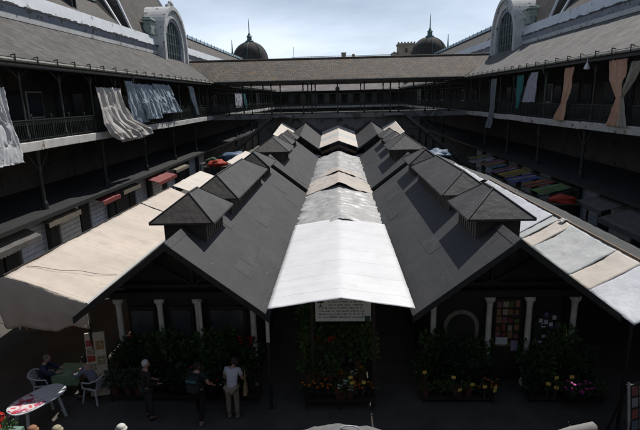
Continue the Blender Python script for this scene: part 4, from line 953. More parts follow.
def place_row(xa, xb, steps, cfg, where, group, dens=.26, seed=0):
    r2 = random.Random(seed)
    for i, (yy, z) in enumerate(steps):
        x = xa+.12
        while x < xb-.08:
            kind, mi, fl, h = r2.choice(cfg[min(i, len(cfg)-1)])
            fl_t = (' with %s flowers' % fl) if fl else ''
            shade = {0: 'dark green', 1: 'mid green', 2: 'yellow-green', 3: 'grey-green'}[mi]
            put(kind, mi, fl, x+r2.uniform(-.04, .04), yy+.18+r2.uniform(-.05, .05), z+.002, r2.uniform(.85, 1.15),
                '%s %s%s %s' % (shade, kn[kind], fl_t, where), group, h)
            x += dens*r2.uniform(.85, 1.2)
low = [[('low', 1, 'orange', .3), ('low', 0, 'orange', .3), ('low', 0, None, .3), ('low', 1, 'red', .3), ('low', 0, 'orange', .3)],
       [('low', 1, 'white', .3), ('bush', 0, None, .45), ('low', 1, 'orange', .3), ('bush', 1, None, .45)],
       [('bush', 1, None, .6), ('bush', 2, None, .6), ('spike', 2, None, .6), ('bush', 1, 'red', .6)],
       [('tall', 1, None, .9), ('bush', 1, None, .6), ('bush', 2, None, .6), ('tall', 1, 'orange', .9)],
       [('tall', 2, None, .9), ('bush', 2, None, .6), ('tall', 1, None, .9)],
       [('tall', 2, None, .9), ('tall', 1, None, .9), ('tall', 0, None, .9), ('tall', 0, 'red', .9)]]
# centre
st_c = [(11.5, .32), (11.74, .62), (11.98, .95), (12.22, 1.22), (12.5, 1.42), (12.8, 1.5)]
bench(-1.0, .85, 11.5, st_c, 'c', 'stepped flower bench in the middle aisle under the white sheeting')
place_row(-1.0, .85, st_c, low, 'on the middle flower bench', 'plants on the middle flower bench', .27, 3)
# white blossom cluster and tags
for (x, y, z) in ((-.05, 11.42, .62), (.10, 11.5, .72), (.22, 11.4, .60), (.02, 11.45, .50)):
    put('low', 1, 'white', x, y+.2, z-.25, 1.0, 'low potted plant with white flowers at the centre front of the middle bench', 'white flowers on the middle bench', .3)
def card(x, y, z, label, grp='yellow price cards among the flowers', s=1.0, m=m_tag):
    r = empty('price_card', (x, y, z-.35), label, 'price card', grp)
    r.rotation_euler = (rnd.uniform(-.15, .1), rnd.uniform(-.12, .12), rnd.uniform(-.5, .5))
    MB().box(x-.055*s, x+.055*s, y, y+.006, z, z+.085*s).build('card', m, r)
    MB().box(x-.006, x+.006, y+.007, y+.014, z-.35, z+.08*s).build('stick', m_wood, r)
for x, z in ((.22, .86), (.56, .84), (.25, 1.02)): card(x, 11.44, z, 'yellow price card on the middle flower bench')
# left bench
st_s = [(11.85, .16), (12.2, .30), (12.42, .42)]
st_l = [(11.85, .20), (12.2, .45), (12.42, .62)]
cfgL = [[('bush', 0, None, .45), ('low', 0, None, .3), ('bush', 3, None, .45)], [('bush', 0, None, .6), ('spike', 0, None, .6), ('bush', 1, None, .6)], [('tall', 0, None, .9), ('bush', 0, None, .6), ('tall', 1, None, .9), ('bush', 0, 'red', .6)]]
bench(-6.5, -2.3, 11.85, st_l, 'l', 'stepped flower bench in front of the left stall block')
place_row(-6.5, -2.3, st_l, cfgL, 'on the left flower bench', 'plants on the left flower bench', .29, 5)
for x in (-3.55, -3.2, -3.05): put('low', 0, 'white' if x > -3.4 else 'red', x, 11.72, .42, 1.0, 'low potted plant with %s flowers between the two people' % ('white' if x > -3.4 else 'red'), 'flowers beside the people', .3)
for x in (-3.95,): put('bush', 0, 'red', x, 11.75, .3, 1.1, 'dark potted bush with red flowers left of the backpack', 'flowers beside the people', .6)
# right benches either side of the door
cfgR = [[('low', 1, None, .3), ('bush', 0, None, .45), ('low', 0, 'orange', .3), ('low', 2, None, .3)], [('bush', 0, None, .6), ('bush', 1, None, .6), ('spike', 0, None, .6)], [('tall', 0, None, .9), ('bush', 0, None, .6), ('tall', 1, None, .9)]]
bench(2.2, 4.2, 11.85, st_s, 'r1', 'stepped flower bench left of the right stall doorway')
place_row(2.2, 4.2, st_s, cfgR, 'left of the right stall doorway', 'plants left of the right doorway', .29, 6)
bench(5.1, 7.1, 11.85, st_s, 'r2', 'stepped flower bench right of the right stall doorway')
place_row(5.1, 7.1, st_s, cfgR, 'right of the right stall doorway', 'plants right of the right doorway', .29, 8)
for x, y in ((6.05, 11.62), (6.3, 11.64), (6.55, 11.66), (6.2, 11.5)): put('low', 0, 'pink', x, y, .32, 1.1, 'low potted plant with bright pink flowers at the right bench', 'pink flowers', .3)
for x, z in ((2.25, .95), (2.95, .80), (3.2, .45), (3.45, .62), (3.85, .52), (4.15, .50), (4.15, .42)): card(x, 11.75, z, 'yellow price card left of the right stall doorway')
for x, z in ((5.5, .62), (5.75, .80), (5.68, .50), (6.15, .80)): card(x, 11.75, z, 'yellow price card right of the right stall doorway')

# ---------------------------------------------------------------- sign over the middle bench
sg = empty('notice_board', (.05, 11.66, 2.3), 'white rectangular notice board with a dark tree emblem under the aisle roof', 'sign')
m_board = mat('notice_board_white', (.74, .72, .66), .6, .12, 3); m_ink = mat('faded_green_ink', (.10, .14, .11), .7, .2, 10); m_inkg = mat('dark_green_ink', (.03, .07, .04), .7, .2, 10)
MB().box(-.66, .78, 11.66, 11.70, 2.55, 3.16).build('board', m_board, sg)
b = MB(); b.box(-.535, -.515, 11.645, 11.658, 2.98, 3.10); b.box(-.575, -.475, 11.645, 11.658, 2.965, 2.98)
tr_ = b.build('tree_emblem', m_inkg, sg)
b = MB(); b.ball((-.525, 11.652, 3.10), .05, 1, 1.8, .12, .7); b.ball((-.585, 11.652, 3.08), .03, 1, 1.3, .15, .7); b.ball((-.465, 11.652, 3.08), .03, 1, 1.3, .15, .7); b.build('emblem_crown', m_inkg, tr_)
rr = random.Random(4)
for j in range(6):
    z = 3.08-j*.085; x = -.32 if j < 2 else -.58; xe = .55 if j < 3 else .6
    b = MB()
    while x < xe:
        w = rr.uniform(.012, .03); hh = rr.choice([.022, .022, .034]); b.box(x, x+w, 11.652, 11.658, z, z+hh); x += w+.009+(.03 if rr.random() < .2 else 0)
    b.build('text_line', m_ink, sg)
MB().box(.62, .76, 11.645, 11.658, 2.56, 2.70).build('corner_mark', m_inkg, sg)
b = MB()
for x in (-.76, .86): b.bar((x, 11.75, 0), (x, 11.75, 3.2), .07)
b.bar((-.8, 11.75, 3.19), (.9, 11.75, 3.19), .07); build_each(b, 'support', m_dkwood, sg)

# ---------------------------------------------------------------- people
def skinmesh(name, verts, edges, radii, m, parent, root=0, sub=1, smooth=True):
    me = bpy.data.meshes.new(name); bm = bmesh.new(); L = bm.verts.layers.skin.verify()
    vs = [bm.verts.new(v) for v in verts]
    for i, v in enumerate(vs):
        r_ = radii[i]; v[L].radius = (r_, r_) if not isinstance(r_, tuple) else r_
        v[L].use_root = (i == root)
    for a, c in edges: bm.edges.new((vs[a], vs[c]))
    bm.to_mesh(me); bm.free()
    o = bpy.data.objects.new(name, me); COL.objects.link(o)
    o.modifiers.new('skin', 'SKIN').use_smooth_shade = smooth
    md = o.modifiers.new('sub', 'SUBSURF'); md.levels = sub; md.render_levels = sub
    dg = bpy.context.evaluated_depsgraph_get()
    me2 = bpy.data.meshes.new_from_object(o.evaluated_get(dg)); me2.name = name
    o.modifiers.clear(); o.data = me2; me2.materials.clear(); me2.materials.append(m)
    for p in me2.polygons: p.use_smooth = True
    if parent: o.parent = parent
    return o
def chain(pts): return pts
def person(loc, rz, pose, cols, label, hair='short', extra=None, S=1.0):
    """pose: dict of joints in local metres, x right, y forward, z up"""
    r = empty('person', loc, label, 'person', rz=rz); r.scale = (S, S, S)
    P = {k: Vector(v) for k, v in pose.items()}
    # body (skin): torso, neck, head, arms, hands, legs
    V = []; E = []; RD = []
    def add(p, rad, prev=None):
        V.append(tuple(p)); RD.append(rad); i = len(V)-1
        if prev is not None: E.append((prev, i))
        return i
    pel = add(P['pelvis'], (.125, .10)); ch = add((P['pelvis']+P['neck'])*.5+Vector((0, .0, 0)), (.12, .095), pel); sh = add(P['neck']-(P['neck']-P['pelvis']).normalized()*.09, (.12, .09), ch)
    nk = add(P['neck'], .055, sh); hd0 = add(P['neck']+(P['head']-P['neck'])*.45, .058, nk)
    for s in ('l', 'r'):
        a = add(P['sh'+s], .06, sh); bq = add(P['el'+s], .043, a); c = add(P['wr'+s], .028, bq)
        d = (P['wr'+s]-P['el'+s]).normalized(); pm = add(P['wr'+s]+d*.06, .034, c)
        side = d.cross(Vector((0, 0, 1)))
        side = Vector((0, 1, 0)) if side.length < .3 else side.normalized()
        cu = P.get('curl', Vector((0, 0, -.3)))
        for k in range(4):
            o_ = side*(-.027+.018*k); L = (.075, .085, .08, .062)[k]
            f1 = add(P['wr'+s]+d*.095+o_, .0095, pm); f2 = add(P['wr'+s]+d*(.095+L*.5)+o_*1.1+cu*.02, .0085, f1); add(P['wr'+s]+d*(.095+L*.85)+o_*1.1+cu*.09, .007, f2)
        t1 = add(P['wr'+s]+d*.045+side*.038, .011, pm); add(P['wr'+s]+d*.085+side*.052+cu*.02, .009, t1)
        h_ = add(P['hip'+s], .085, pel); k_ = add(P['kn'+s], .055, h_); cf = add(P['kn'+s]*.6+P['an'+s]*.4+Vector((0, -.01, 0)), .052, k_); an = add(P['an'+s], .035, cf)
        toe = P.get('toe'+s, P['an'+s]+Vector((0, .15, -.05))); add(toe, .030, an)
    body = skinmesh('body', V, E, RD, m_skin, r)
    # head mesh joined into the body object
    hd = P['head']; f_ = P.get('look', Vector((0, 1, 0))).normalized(); rt_ = f_.cross(Vector((0, 0, 1))).normalized(); up_ = rt_.cross(f_)
    M3 = Matrix((rt_, f_, up_)).transposed()
    bm = bmesh.new(); bm.from_mesh(body.data)
    def hb(c, sx, sy, sz, sub=3):
        g = bmesh.ops.create_icosphere(bm, subdivisions=sub, radius=1)
        for v in g['verts']:
            q = v.co.copy(); z = q.z
            w = 1.0-(.28*max(0, -z)); q = Vector((q.x*sx*w, q.y*sy*w+(0.012 if z < -.3 and q.y > 0 and sub == 3 else 0), z*sz)); v.co = hd+M3 @ (q+Vector(c))
            for fc in v.link_faces: fc.smooth = True
    hb((0, 0, 0), .076, .092, .118); hb((0, .092, -.02), .013, .020, .026, 2); hb((-.078, -.005, -.01), .010, .020, .03, 2); hb((.078, -.005, -.01), .010, .020, .03, 2)
    hb((0, .082, -.062), .024, .010, .007, 2)
    bm.to_mesh(body.data); bm.free()
    def hpart(nm, m, items):
        b = MB()
        for c, sx, sy, sz in items:
            g = bmesh.ops.create_icosphere(b.bm, subdivisions=3, radius=1)
            for v in g['verts']: v.co = hd+M3 @ (Vector((v.co.x*sx, v.co.y*sy, v.co.z*sz))+Vector(c))
        o = b.build(nm, m, r, smooth=True, local=True); o.parent = r; return o
    hpart('eyes', mat('eye_dark', (.02, .015, .012), .3), [((-.030, .083, .012), .010, .007, .007), ((.030, .083, .012), .010, .007, .007)])
    if hair == 'short': hpart('hair', cols['hair'], [((0, -.018, .022), .082, .092, .108)])
    elif hair == 'bald': hpart('hair', cols['hair'], [((0, -.030, .0), .081, .078, .085)])
    elif hair == 'hat':
        hpart('hair', mat('brown_hair', (.05, .03, .02), .8), [((0, -.02, .0), .082, .09, .09)])
        b = MB(); b.lathe((0, 0, 0), [(.118, 0), (.122, .012), (.095, .02), (.092, .075), (.06, .105), (.02, .115)], 20)
        for v in b.bm.verts: v.co = hd+M3 @ (v.co+Vector((0, .0, .055)))
        b.build('hat', cols['hat'], r, smooth=True, local=True)
    # jacket / shirt
    V, E, RD = [], [], []
    k = cols.get('fat', 1.0); sl = cols.get('sleeve', 1.0)
    pel = add(P['pelvis']+Vector((0, 0, cols.get('hem', -.05))), (.150*k, .125*k)); md_ = add((P['pelvis']+P['neck'])*.5, (.148*k, .128*k), pel); sh = add(P['neck']-(P['neck']-P['pelvis']).normalized()*.10, (.150*k, .115*k), md_); nk = add(P['neck']-(P['neck']-P['pelvis']).normalized()*.015, .075, sh)
    for s in ('l', 'r'):
        a = add(P['sh'+s], .075, sh)
        if sl > .5: bq = add(P['el'+s], .060, a); add(P['wr'+s]-(P['wr'+s]-P['el'+s])*.08, .048, bq)
        else: add(P['sh'+s]+(P['el'+s]-P['sh'+s])*.62, .066, a)
    skinmesh('shirt', V, E, RD, cols['top'], r)
    V, E, RD = [], [], []
    pel = add(P['pelvis']+Vector((0, 0, .02)), (.138*k, .115*k))
    for s in ('l', 'r'):
        h_ = add(P['hip'+s], .100*k, pel); k_ = add(P['kn'+s], .078, h_); add(P['an'+s]+(P['kn'+s]-P['an'+s])*.10, .062, k_)
    skinmesh('trousers', V, E, RD, cols['bottom'], r)
    for s in ('l', 'r'):
        V, E, RD = [], [], []
        toe = P.get('toe'+s, P['an'+s]+Vector((0, .15, -.05))); a = add(P['an'+s]+Vector((0, -.04, -.035)), .045); bq = add(P['an'+s]*.5+toe*.5+Vector((0, 0, -.012)), .046, a); add(toe, .036, bq)
        skinmesh('shoe', V, E, RD, cols['shoe'], r)
    return r
def stand(lean=0, la=None, ra=None, stride=0.0, bend=0):
    ly = lean
    d = dict(pelvis=(0, 0, .93), neck=(0, ly*.5, 1.45), head=(0, ly*.62+.02, 1.60), shl=(-.185, ly*.45, 1.40), shr=(.185, ly*.45, 1.40),
             ell=(-.25, ly*.3-.02, 1.12), elr=(.25, ly*.3-.02, 1.12), wrl=(-.25, ly*.3+.10, .90), wrr=(.25, ly*.3+.10, .90),
             hipl=(-.10, 0, .88), hipr=(.10, 0, .88), knl=(-.11, .02+stride*.5, .49), knr=(.11, .03-stride*.3, .49), anl=(-.11, stride, .085), anr=(.11, -stride, .085))
    if la: d['ell'], d['wrl'] = la
    if ra: d['elr'], d['wrr'] = ra
    return d
def cm(n_, c, r_=.85): return mat(n_, c, r_, .2, 6)
shoe_d = cm('dark_shoe', (.02, .018, .016)); shoe_l = cm('light_shoe', (.35, .34, .32))
# old man, turned to the right, holding something pale
p = stand(.06, la=((-.26, .0, 1.13), (-.16, .24, 1.03)), ra=((.25, .0, 1.13), (.16, .25, 1.02)))
p['look'] = (.5, 1, -.12)
person((-5.12, 11.15, 0), R(-48), p, dict(hair=cm('white_hair', (.62, .62, .60)), top=cm('brown_black_jacket', (.035, .026, .022)), bottom=cm('grey_trousers', (.045, .045, .045)), shoe=shoe_d, hem=-.16, fat=1.05),
       'white-haired old man in dark jacket standing by the left flower bench', S=1.0)
b = MB(); b.box(-4.95, -4.87, 11.24, 11.27, .93, 1.0); tag(b.build('paper_slip', m_plastic_w), 'small white paper in the old man\'s hands', 'paper')
# man with backpack, seen from behind, one foot forward
p = stand(.02, la=((-.30, .02, 1.15), (-.33, .20, .98)), ra=((.30, .02, 1.15), (.30, .22, 1.0)), stride=.20)
p['look'] = (0.2, 1, -.1)
bp_ = person((-3.72, 11.05, 0), R(-12), p, dict(hair=cm('dark_hair', (.03, .025, .02)), top=cm('black_tee', (.02, .022, .024)), bottom=cm('black_trousers', (.016, .016, .018)), shoe=cm('sneaker', (.25, .25, .26)), sleeve=0, hem=-.10),
       'man with dark backpack stepping forward, seen from behind')
bk = empty('backpack', (-3.72-.045, 11.05-.20, 1.02), 'dark backpack with a blue-green top stripe on the walking man', 'backpack', rz=R(-12))
b = MB(); b.box(-.16, .16, -.10, .09, 0, .42); b.build('bag_body', cm('backpack_cloth', (.025, .03, .032)), bk, local=True, bevel=.04)
b = MB(); b.box(-.12, .12, -.15, -.103, .04, .22); b.build('pocket', cm('backpack_pocket', (.035, .04, .04)), bk, local=True, bevel=.02)
b = MB(); b.box(-.14, .14, -.118, -.102, .31, .37); b.build('stripe', mat('blue_green_band', (.06, .22, .26), .6), bk, local=True)
b = MB(); b.tube([(-.11, .08, .40), (-.12, .20, .43), (-.12, .32, .32), (-.13, .28, .10), (-.12, .08, .05)], .02, 6); b.tube([(.11, .08, .40), (.12, .20, .43), (.12, .32, .32), (.13, .28, .10), (.12, .08, .05)], .02, 6); b.build('strap', cm('backpack_strap', (.03, .03, .03)), bk, local=True)
# woman in white
p = stand(.0, la=((-.27, .06, 1.10), (-.24, .26, 1.02)), ra=((.28, .08, 1.10), (.26, .28, 1.0)))
p.update(neck=(0, .20, 1.38), head=(0, .34, 1.46), shl=(-.175, .17, 1.34), shr=(.175, .17, 1.34), ell=(-.25, .20, 1.06), elr=(.25, .20, 1.06), wrl=(-.22, .40, .98), wrr=(.22, .42, .98), look=(0, 1, -.7))
person((-2.88, 11.2, 0), R(-6), p, dict(hair=cm('brown_woman_hair', (.05, .035, .025)), top=cm('white_blouse', (.62, .63, .68)), bottom=cm('khaki_trousers', (.30, .26, .19)), shoe=shoe_l, sleeve=0, hem=-.08, fat=1.05),
       'woman in white blouse and khaki trousers bending over the flowers', S=1.0)
hb_ = empty('handbag', (-2.55, 11.36, .62), 'tan shoulder bag at the right side of the woman in white', 'bag')
b = MB(); b.hexa([(-.05, -.13, 0), (.05, -.13, 0), (.05, .13, 0), (-.05, .13, 0), (-.03, -.10, .30), (.03, -.10, .30), (.03, .10, .30), (-.03, .10, .30)]); b.build('bag_body', cm('tan_leather', (.34, .25, .13)), hb_, local=True, bevel=.015)
b = MB(); b.tube([(0, -.09, .29), (0, -.06, .50), (0, 0, .70), (0, .06, .50), (0, .09, .29)], .012, 5); b.build('strap', cm('tan_leather', (.34, .25, .13)), hb_, local=True)
# onlookers below the camera: only the tops of their heads and hats reach the picture
person((-6.38, 8.46, 0), R(20), stand(.03), dict(hair=cm('dark_hair', (.03, .025, .02)), hat=cm('brown_hat', (.26, .13, .07)), top=cm('brown_shirt', (.12, .08, .05)), bottom=cm('grey_trousers', (.045, .045, .045)), shoe=shoe_d), 'person in a reddish brown hat at the lower left edge', hair='hat', S=1.0)
person((-5.90, 8.47, 0), R(-30), stand(.03), dict(hair=cm('dark_hair', (.03, .025, .02)), hat=cm('straw_hat', (.30, .27, .18)), top=cm('olive_shirt', (.08, .08, .05)), bottom=cm('grey_trousers', (.045, .045, .045)), shoe=shoe_d), 'person in a straw-coloured hat at the lower left edge', hair='hat', S=1.0)
person((-4.55, 8.52, 0), R(10), stand(.03), dict(hair=cm('dark_hair', (.03, .025, .02)), hat=cm('white_hat', (.55, .54, .50)), top=cm('beige_shirt', (.25, .22, .18)), bottom=cm('grey_trousers', (.045, .045, .045)), shoe=shoe_d), 'person in a white hat at the bottom edge left of centre', hair='hat', S=1.0)

# ---------------------------------------------------------------- cafe corner
def chair(loc, rz, label):
    r = empty('plastic_chair', loc, label, 'chair', 'white plastic garden chairs', rz)
    b = MB(); b.grid(8, 8, lambda u, v: (-.22+.44*u, -.20+.42*v, .43-.02*math.sin(PI*u)+.01*math.sin(PI*v))); b.build('seat', m_plastic_w, r, local=True, smooth=True, solid=.02)
    b = MB()
    for i in range(7):
        a = -.9+1.8*i/6; b.bar((.20*math.sin(a), -.16-.06*math.cos(a), .43), (.26*math.sin(a), -.24-.07*math.cos(a), .80), .035, .012)
    b.tube([(.27*math.sin(-1.1+2.2*i/10), -.245-.08*math.cos(-1.1+2.2*i/10), .82-.05*abs(i-5)/5) for i in range(11)], .022, 6); b.build('backrest', m_plastic_w, r, local=True)
    for s in (-1, 1):
        b = MB(); b.tube([(s*.245, -.26, .76), (s*.27, -.05, .68), (s*.26, .18, .66), (s*.235, .22, .45)], .02, 6); b.build('armrest', m_plastic_w, r, local=True)
        for t_ in (-1, 1):
            b = MB(); b.bar((s*.19, t_*.18, .42), (s*.25, t_*.25, .0), .045, .03); b.build('leg', m_plastic_w, r, local=True)
    return r
tb = empty('oval_table', (-7.95, 10.95, 0), 'white oval plastic table in the lower left corner', 'table', rz=R(62))
b = MB(); n = 32
prof = [(1.0*math.copysign(abs(math.cos(2*PI*i/n))**.75, math.cos(2*PI*i/n))*.72, .42*math.copysign(abs(math.sin(2*PI*i/n))**.75, math.sin(2*PI*i/n))) for i in range(n)]
b.prism(prof, .71, .745, 'Z'); b.build('tabletop', m_plastic_w, tb, local=True, bevel=.008)
for sx_ in (-1, 1):
    for sy_ in (-1, 1):
        MB().bar((sx_*.40, sy_*.22, .708), (sx_*.50, sy_*.29, 0), .06, .05).build('leg', m_plastic_w, tb, local=True)
MB().box(-.45, .45, -.02, .02, .66, .705).build('rail', m_plastic_w, tb, local=True)
def clothf(u, v):
    x = -.76+.78*u; y = -.36+.72*v; lim = .42*(1-min(1, (abs(x)/.74))**2.6)+.03
    y = max(-lim, min(lim, y)); z = .752+.012*abs(fbm(x*7, y*7, 3))
    if x < -.68: z -= (-.68-x)*1.2
    return (x, y, z)
m_cl = mat('red_white_cloth', (.55, .04, .05), .7, .2, 5)
def cloth_mat():
    m = m_cl; t = m.node_tree; rp_ = [n_ for n_ in t.nodes if n_.type == 'VALTORGB'][0]; rp_.color_ramp.interpolation = 'CONSTANT'
    rp_.color_ramp.elements[0].position = 0; rp_.color_ramp.elements[0].color = (.60, .03, .04, 1); rp_.color_ramp.elements[1].position = .50; rp_.color_ramp.elements[1].color = (.70, .62, .62, 1)
    e = rp_.color_ramp.elements.new(.62); e.color = (.60, .06, .08, 1); e = rp_.color_ramp.elements.new(.42); e.color = (.20, .10, .28, 1); e = rp_.color_ramp.elements.new(.46); e.color = (.66, .05, .05, 1)
cloth_mat()
b = MB(); b.grid(30, 24, clothf); o = b.build('patterned_cloth', m_cl, None, local=True, smooth=True, solid=.006); o.location = (-7.95, 10.95, 0); o.rotation_euler = (0, 0, R(62)); tag(o, 'red, white and violet patterned cloth on the oval table', 'tablecloth')
t2 = empty('cafe_table', (-7.8, 12.35, 0), 'small table with a pale green cover between the two seated people', 'table')
b = MB(); b.box(-8.2, -7.4, 12.0, 12.7, .72, .75); b.build('tabletop', cm('pale_green_cloth', (.22, .32, .20)), t2)
b = MB(); b.grid(20, 4, lambda u, v: (-8.2+.8*u, 11.99-.02*math.sin(u*25)*v, .75-.3*v)); b.build('cloth_drop', cm('pale_green_cloth', (.22, .32, .20)), t2, solid=.006)
for x in (-8.12, -7.48):
    for y in (12.08, 12.62): MB().box(x-.025, x+.025, y-.025, y+.025, 0, .718).build('leg', m_plastic_w, t2)
def seated(lean=.1):
    return dict(pelvis=(0, -.05, .55), neck=(0, lean, 1.04), head=(0, lean+.07, 1.19), shl=(-.18, lean*.9, .99), shr=(.18, lean*.9, .99), ell=(-.24, lean+.14, .80), elr=(.24, lean+.14, .80),
                wrl=(-.14, lean+.34, .80), wrr=(.14, lean+.34, .80), hipl=(-.10, -.02, .53), hipr=(.10, -.02, .53), knl=(-.12, .40, .50), knr=(.12, .40, .50), anl=(-.12, .40, .09), anr=(.12, .38, .09), look=(0, 1, -.35))
chair((-8.55, 12.15, 0), R(-80), 'white plastic chair left of the small table, under the man in dark blue')
chair((-6.98, 12.0, 0), R(75), 'white plastic chair right of the small table')
person((-8.55, 12.15, 0), R(-80), seated(.12), dict(hair=cm('grey_brown_hair', (.18, .15, .12)), top=cm('dark_blue_shirt', (.03, .04, .09)), bottom=cm('black_trousers', (.016, .016, .018)), shoe=shoe_d), 'seated person in dark blue under the tent, left of the small table')
person((-6.98, 12.0, 0), R(75), seated(.20), dict(hair=cm('dark_hair', (.03, .025, .02)), top=cm('lilac_grey_shirt', (.20, .21, .28)), bottom=cm('black_trousers', (.016, .016, .018)), shoe=shoe_d), 'seated person in a lilac-grey shirt leaning over the small table')
# bunting under the valance
bn = empty('bunting', (-8.6, 12.3, 2.1), 'string of small coloured pennants under the cream valance', 'bunting')
MB().tube([(-9.9+i*.3, 12.4, 2.22-.16*math.sin(PI*i/9.7)) for i in range(10)], .006, 4).build('cord', m_dkwood, bn)
fl_ = [m_aw_cream, m_redcloth, m_leafs[1], m_paint_w, mat('dull_orange_flag', (.45, .20, .05), .8)]
for i in range(13):
    x = -9.75+i*.2; z = 2.22-.16*math.sin(PI*(x+9.9)/2.9)-.01
    b = MB(); b.prism([(x-.05, z), (x+.05, z), (x, z-.15)], 12.398, 12.402); b.build('pennant', fl_[i % 5], bn)
# food menu board
mb_ = empty('menu_board', (-7.15, 12.0, 0), 'tall cream menu board with six food pictures beside the tent', 'sign')
bw = MB(); bw.hexa([(-7.12, 11.98, .10), (-6.62, 12.1, .10), (-6.62, 12.15, .10), (-7.12, 12.03, .10), (-7.12, 12.07, 2.0), (-6.62, 12.19, 2.0), (-6.62, 12.24, 2.0), (-7.12, 12.12, 2.0)])
bw.build('panel', cm('cream_board', (.55, .48, .37)), mb_)
pics = [(.02, 1.62, 'red_panel', (.36, .05, .04)), (.27, 1.50, 'food_tan', (.34, .20, .08)), (.02, 1.16, 'red_panel', (.36, .05, .04)), (.27, 1.04, 'food_salad', (.28, .26, .12)), (.02, .60, 'red_panel', (.36, .05, .04)), (.27, .50, 'food_tan', (.34, .20, .08)), (.03, 1.38, 'food_grey', (.30, .24, .18)), (.03, .90, 'food_grey', (.30, .24, .18))]
for dx_, z, nm, c in pics:
    w = .20; hh = .26 if dx_ > .1 else .18
    def pt(q, zz_): return (-7.12+q, 11.98+.24*q+.0476*(zz_-.1)-.006, zz_)
    b = MB(); q = [pt(dx_, z), pt(dx_+w, z), pt(dx_+w, z+hh), pt(dx_, z+hh)]; b.hexa(q+[(a[0], a[1]+.004, a[2]) for a in q]); pp = b.build('picture', mat(nm, c, .6, .4, 14), mb_)
    if 'food' in nm:
        b = MB(); cc_ = Vector(pt(dx_+w*.5, z+hh*.5)); b.ball(cc_-Vector((0, .002, 0)), .06, 2, 1, .05, .8); b.build('plate', m_paint_w, pp, smooth=True)
        b = MB(); b.ball(cc_-Vector((0, .006, 0)), .035, 2, 1.1, .08, .8); b.build('dish', mat('dish_brown', (.32, .14, .04), .6, .5, 20), pp, smooth=True)
b = MB(); b.bar((-7.08, 12.35, 0), (-7.08, 12.12, 1.7), .03); b.bar((-6.66, 12.45, 0), (-6.66, 12.24, 1.7), .03); b.bar((-7.1, 12.0, 0), (-7.1, 12.0, .12), .03); b.bar((-6.64, 12.12, 0), (-6.64, 12.12, .12), .03); build_each(b, 'stand', m_iron, mb_)

# ---------------------------------------------------------------- lower edge odds and ends
def geranium(x, y, z):
    r = empty('red_geranium', (x, y, z), 'bright red geranium in a green box at the lower left corner', 'plant')
    b = MB(); b.box(x-.05, x+.45, y-.3, y+.1, z, z+.22); b.build('box_planter', cm('pale_green_box', (.16, .26, .22)), r)
    b = MB(); leaf_cluster(b, (x+.05, y-.1, z+.30), (.3, .25, .14), 160, .09); b.build('foliage', m_leafs[1], r)
    b = MB()
    for (a, c, d) in ((-.02, 0, .52), (.02, -.22, .40), (-.25, -.1, .46), (-.2, .1, .5)):
        for _ in range(60):
            q = Vector((rnd.gauss(0, 1), rnd.gauss(0, 1), rnd.gauss(0, 1))).normalized(); p_ = Vector((x+a, y+c, z+d))+q*.11
            s1 = q.cross(Vector((.3, .2, 1))).normalized()*.028; s2 = q.cross(s1).normalized()*.028
            b.face([p_-s1, p_-s2+q*.01, p_+s1, p_+s2+q*.01])
    b.build('blossom', fm['red'], r)
geranium(-7.70, 9.30, .86)
b = MB(); b.box(-8.0, -7.15, 8.95, 9.5, .78, .858)
for x in (-7.95, -7.2):
    for y in (9.0, 9.45): b.box(x-.03, x+.03, y-.03, y+.03, 0, .779)
tag(b.build('planter_stand', m_dkwood), 'timber stand carrying the red geranium', 'stand')
ts = empty('tarp_stall', (-.0, 7.5, 0), 'grey tarpaulin stall roof with a white hoop at the bottom centre edge', 'market stall')
b = MB(); b.grid(24, 12, lambda u, v: (-.75+1.5*u, 6.55+1.1*v, 2.40+.14*math.sin(PI*u)+.03*fbm(u*4, v*4, 7)-.06*v)); b.build('tarp', cm('dull_grey_tarp', (.14, .14, .14)), ts, smooth=True, solid=.01)
b = MB(); b.tube([(.12+.17*math.cos(PI*i/12), 7.52, 2.46+.08*math.sin(PI*i/12)) for i in range(13)], .012, 6); b.build('hoop', m_plastic_w, ts)
b = MB(); [b.bar((x_, y_, 0), (x_, y_, 2.38), .05) for x_ in (-.7, .7) for y_ in (6.35, 7.3)]; build_each(b, 'pole', m_iron, ts)
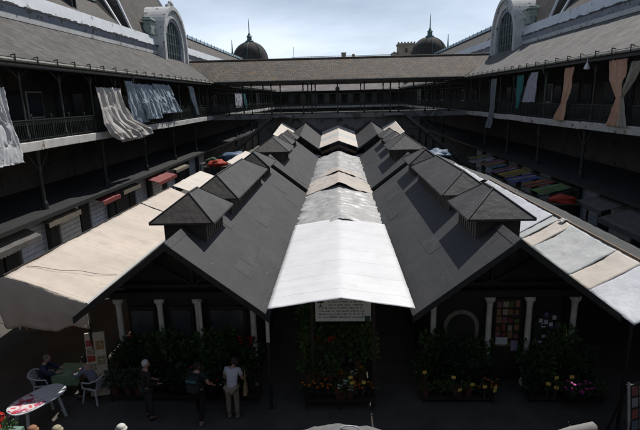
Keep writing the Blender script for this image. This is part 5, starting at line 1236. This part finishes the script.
rt2 = empty('rolled_tarp', (3.5, 7.5, 0), 'rolled grey plastic tarpaulin on a rail at the bottom right edge', 'tarpaulin')
b = MB(); b.tube([(3.6, 7.43, 2.36), (4.0, 7.52, 2.43), (4.42, 7.60, 2.47)], .10, 12); b.build('roll', cm('pale_grey_plastic', (.22, .22, .21)), rt2, smooth=True)
b = MB(); b.tube([(4.422, 7.60, 2.47), (4.46, 7.61, 2.475)], .055, 10); b.build('core', cm('brown_cardboard', (.12, .09, .06)), rt2)
b = MB(); b.bar((3.7, 7.45, 0), (3.7, 7.45, 2.26), .05); b.bar((4.3, 7.57, 0), (4.3, 7.57, 2.34), .05); build_each(b, 'rail_post', m_iron, rt2)
pr_ = empty('picture_rack', (6.9, 10.2, 0), 'leaning rack of dark picture cards at the lower right edge', 'display stand')
q0 = [(6.05, 9.0, .1), (6.9, 9.3, .1), (6.95, 9.25, .1), (6.1, 8.95, .1), (6.35, 9.9, 1.85), (7.2, 10.2, 1.85), (7.25, 10.15, 1.85), (6.4, 9.85, 1.85)]
MB().hexa(q0).build('panel', m_dkwood, pr_)
cc2 = [cm('card_blue', (.10, .13, .17)), cm('card_red', (.22, .07, .06)), cm('card_tan', (.26, .20, .14)), cm('card_grey', (.22, .22, .22))]
O = Vector(q0[3]); U = Vector(q0[2])-O; W = Vector(q0[7])-O; nn = U.cross(W).normalized(); nn = nn if nn.y < 0 else -nn
for i in range(4):
    for j in range(8):
        a = O+U*(.05+.24*i)+W*(.04+.12*j)+nn*.004; pts = [a, a+U*.19, a+U*.19+W*.095, a+W*.095]
        b = MB(); b.hexa([tuple(q) for q in pts]+[tuple(q+nn*.005) for q in pts]); b.build('picture_card', rnd.choice(cc2), pr_)
b = MB(); b.bar((6.1, 8.98, .0), (6.38, 9.88, 1.9), .05); b.build('side_rail', cm('pale_rail', (.30, .29, .27)), pr_)
b = MB(); b.bar((6.4, 9.95, 1.8), (6.45, 10.6, 0), .04); b.bar((7.15, 10.2, 1.8), (7.15, 10.8, 0), .04); build_each(b, 'rear_leg', m_dkwood, pr_)
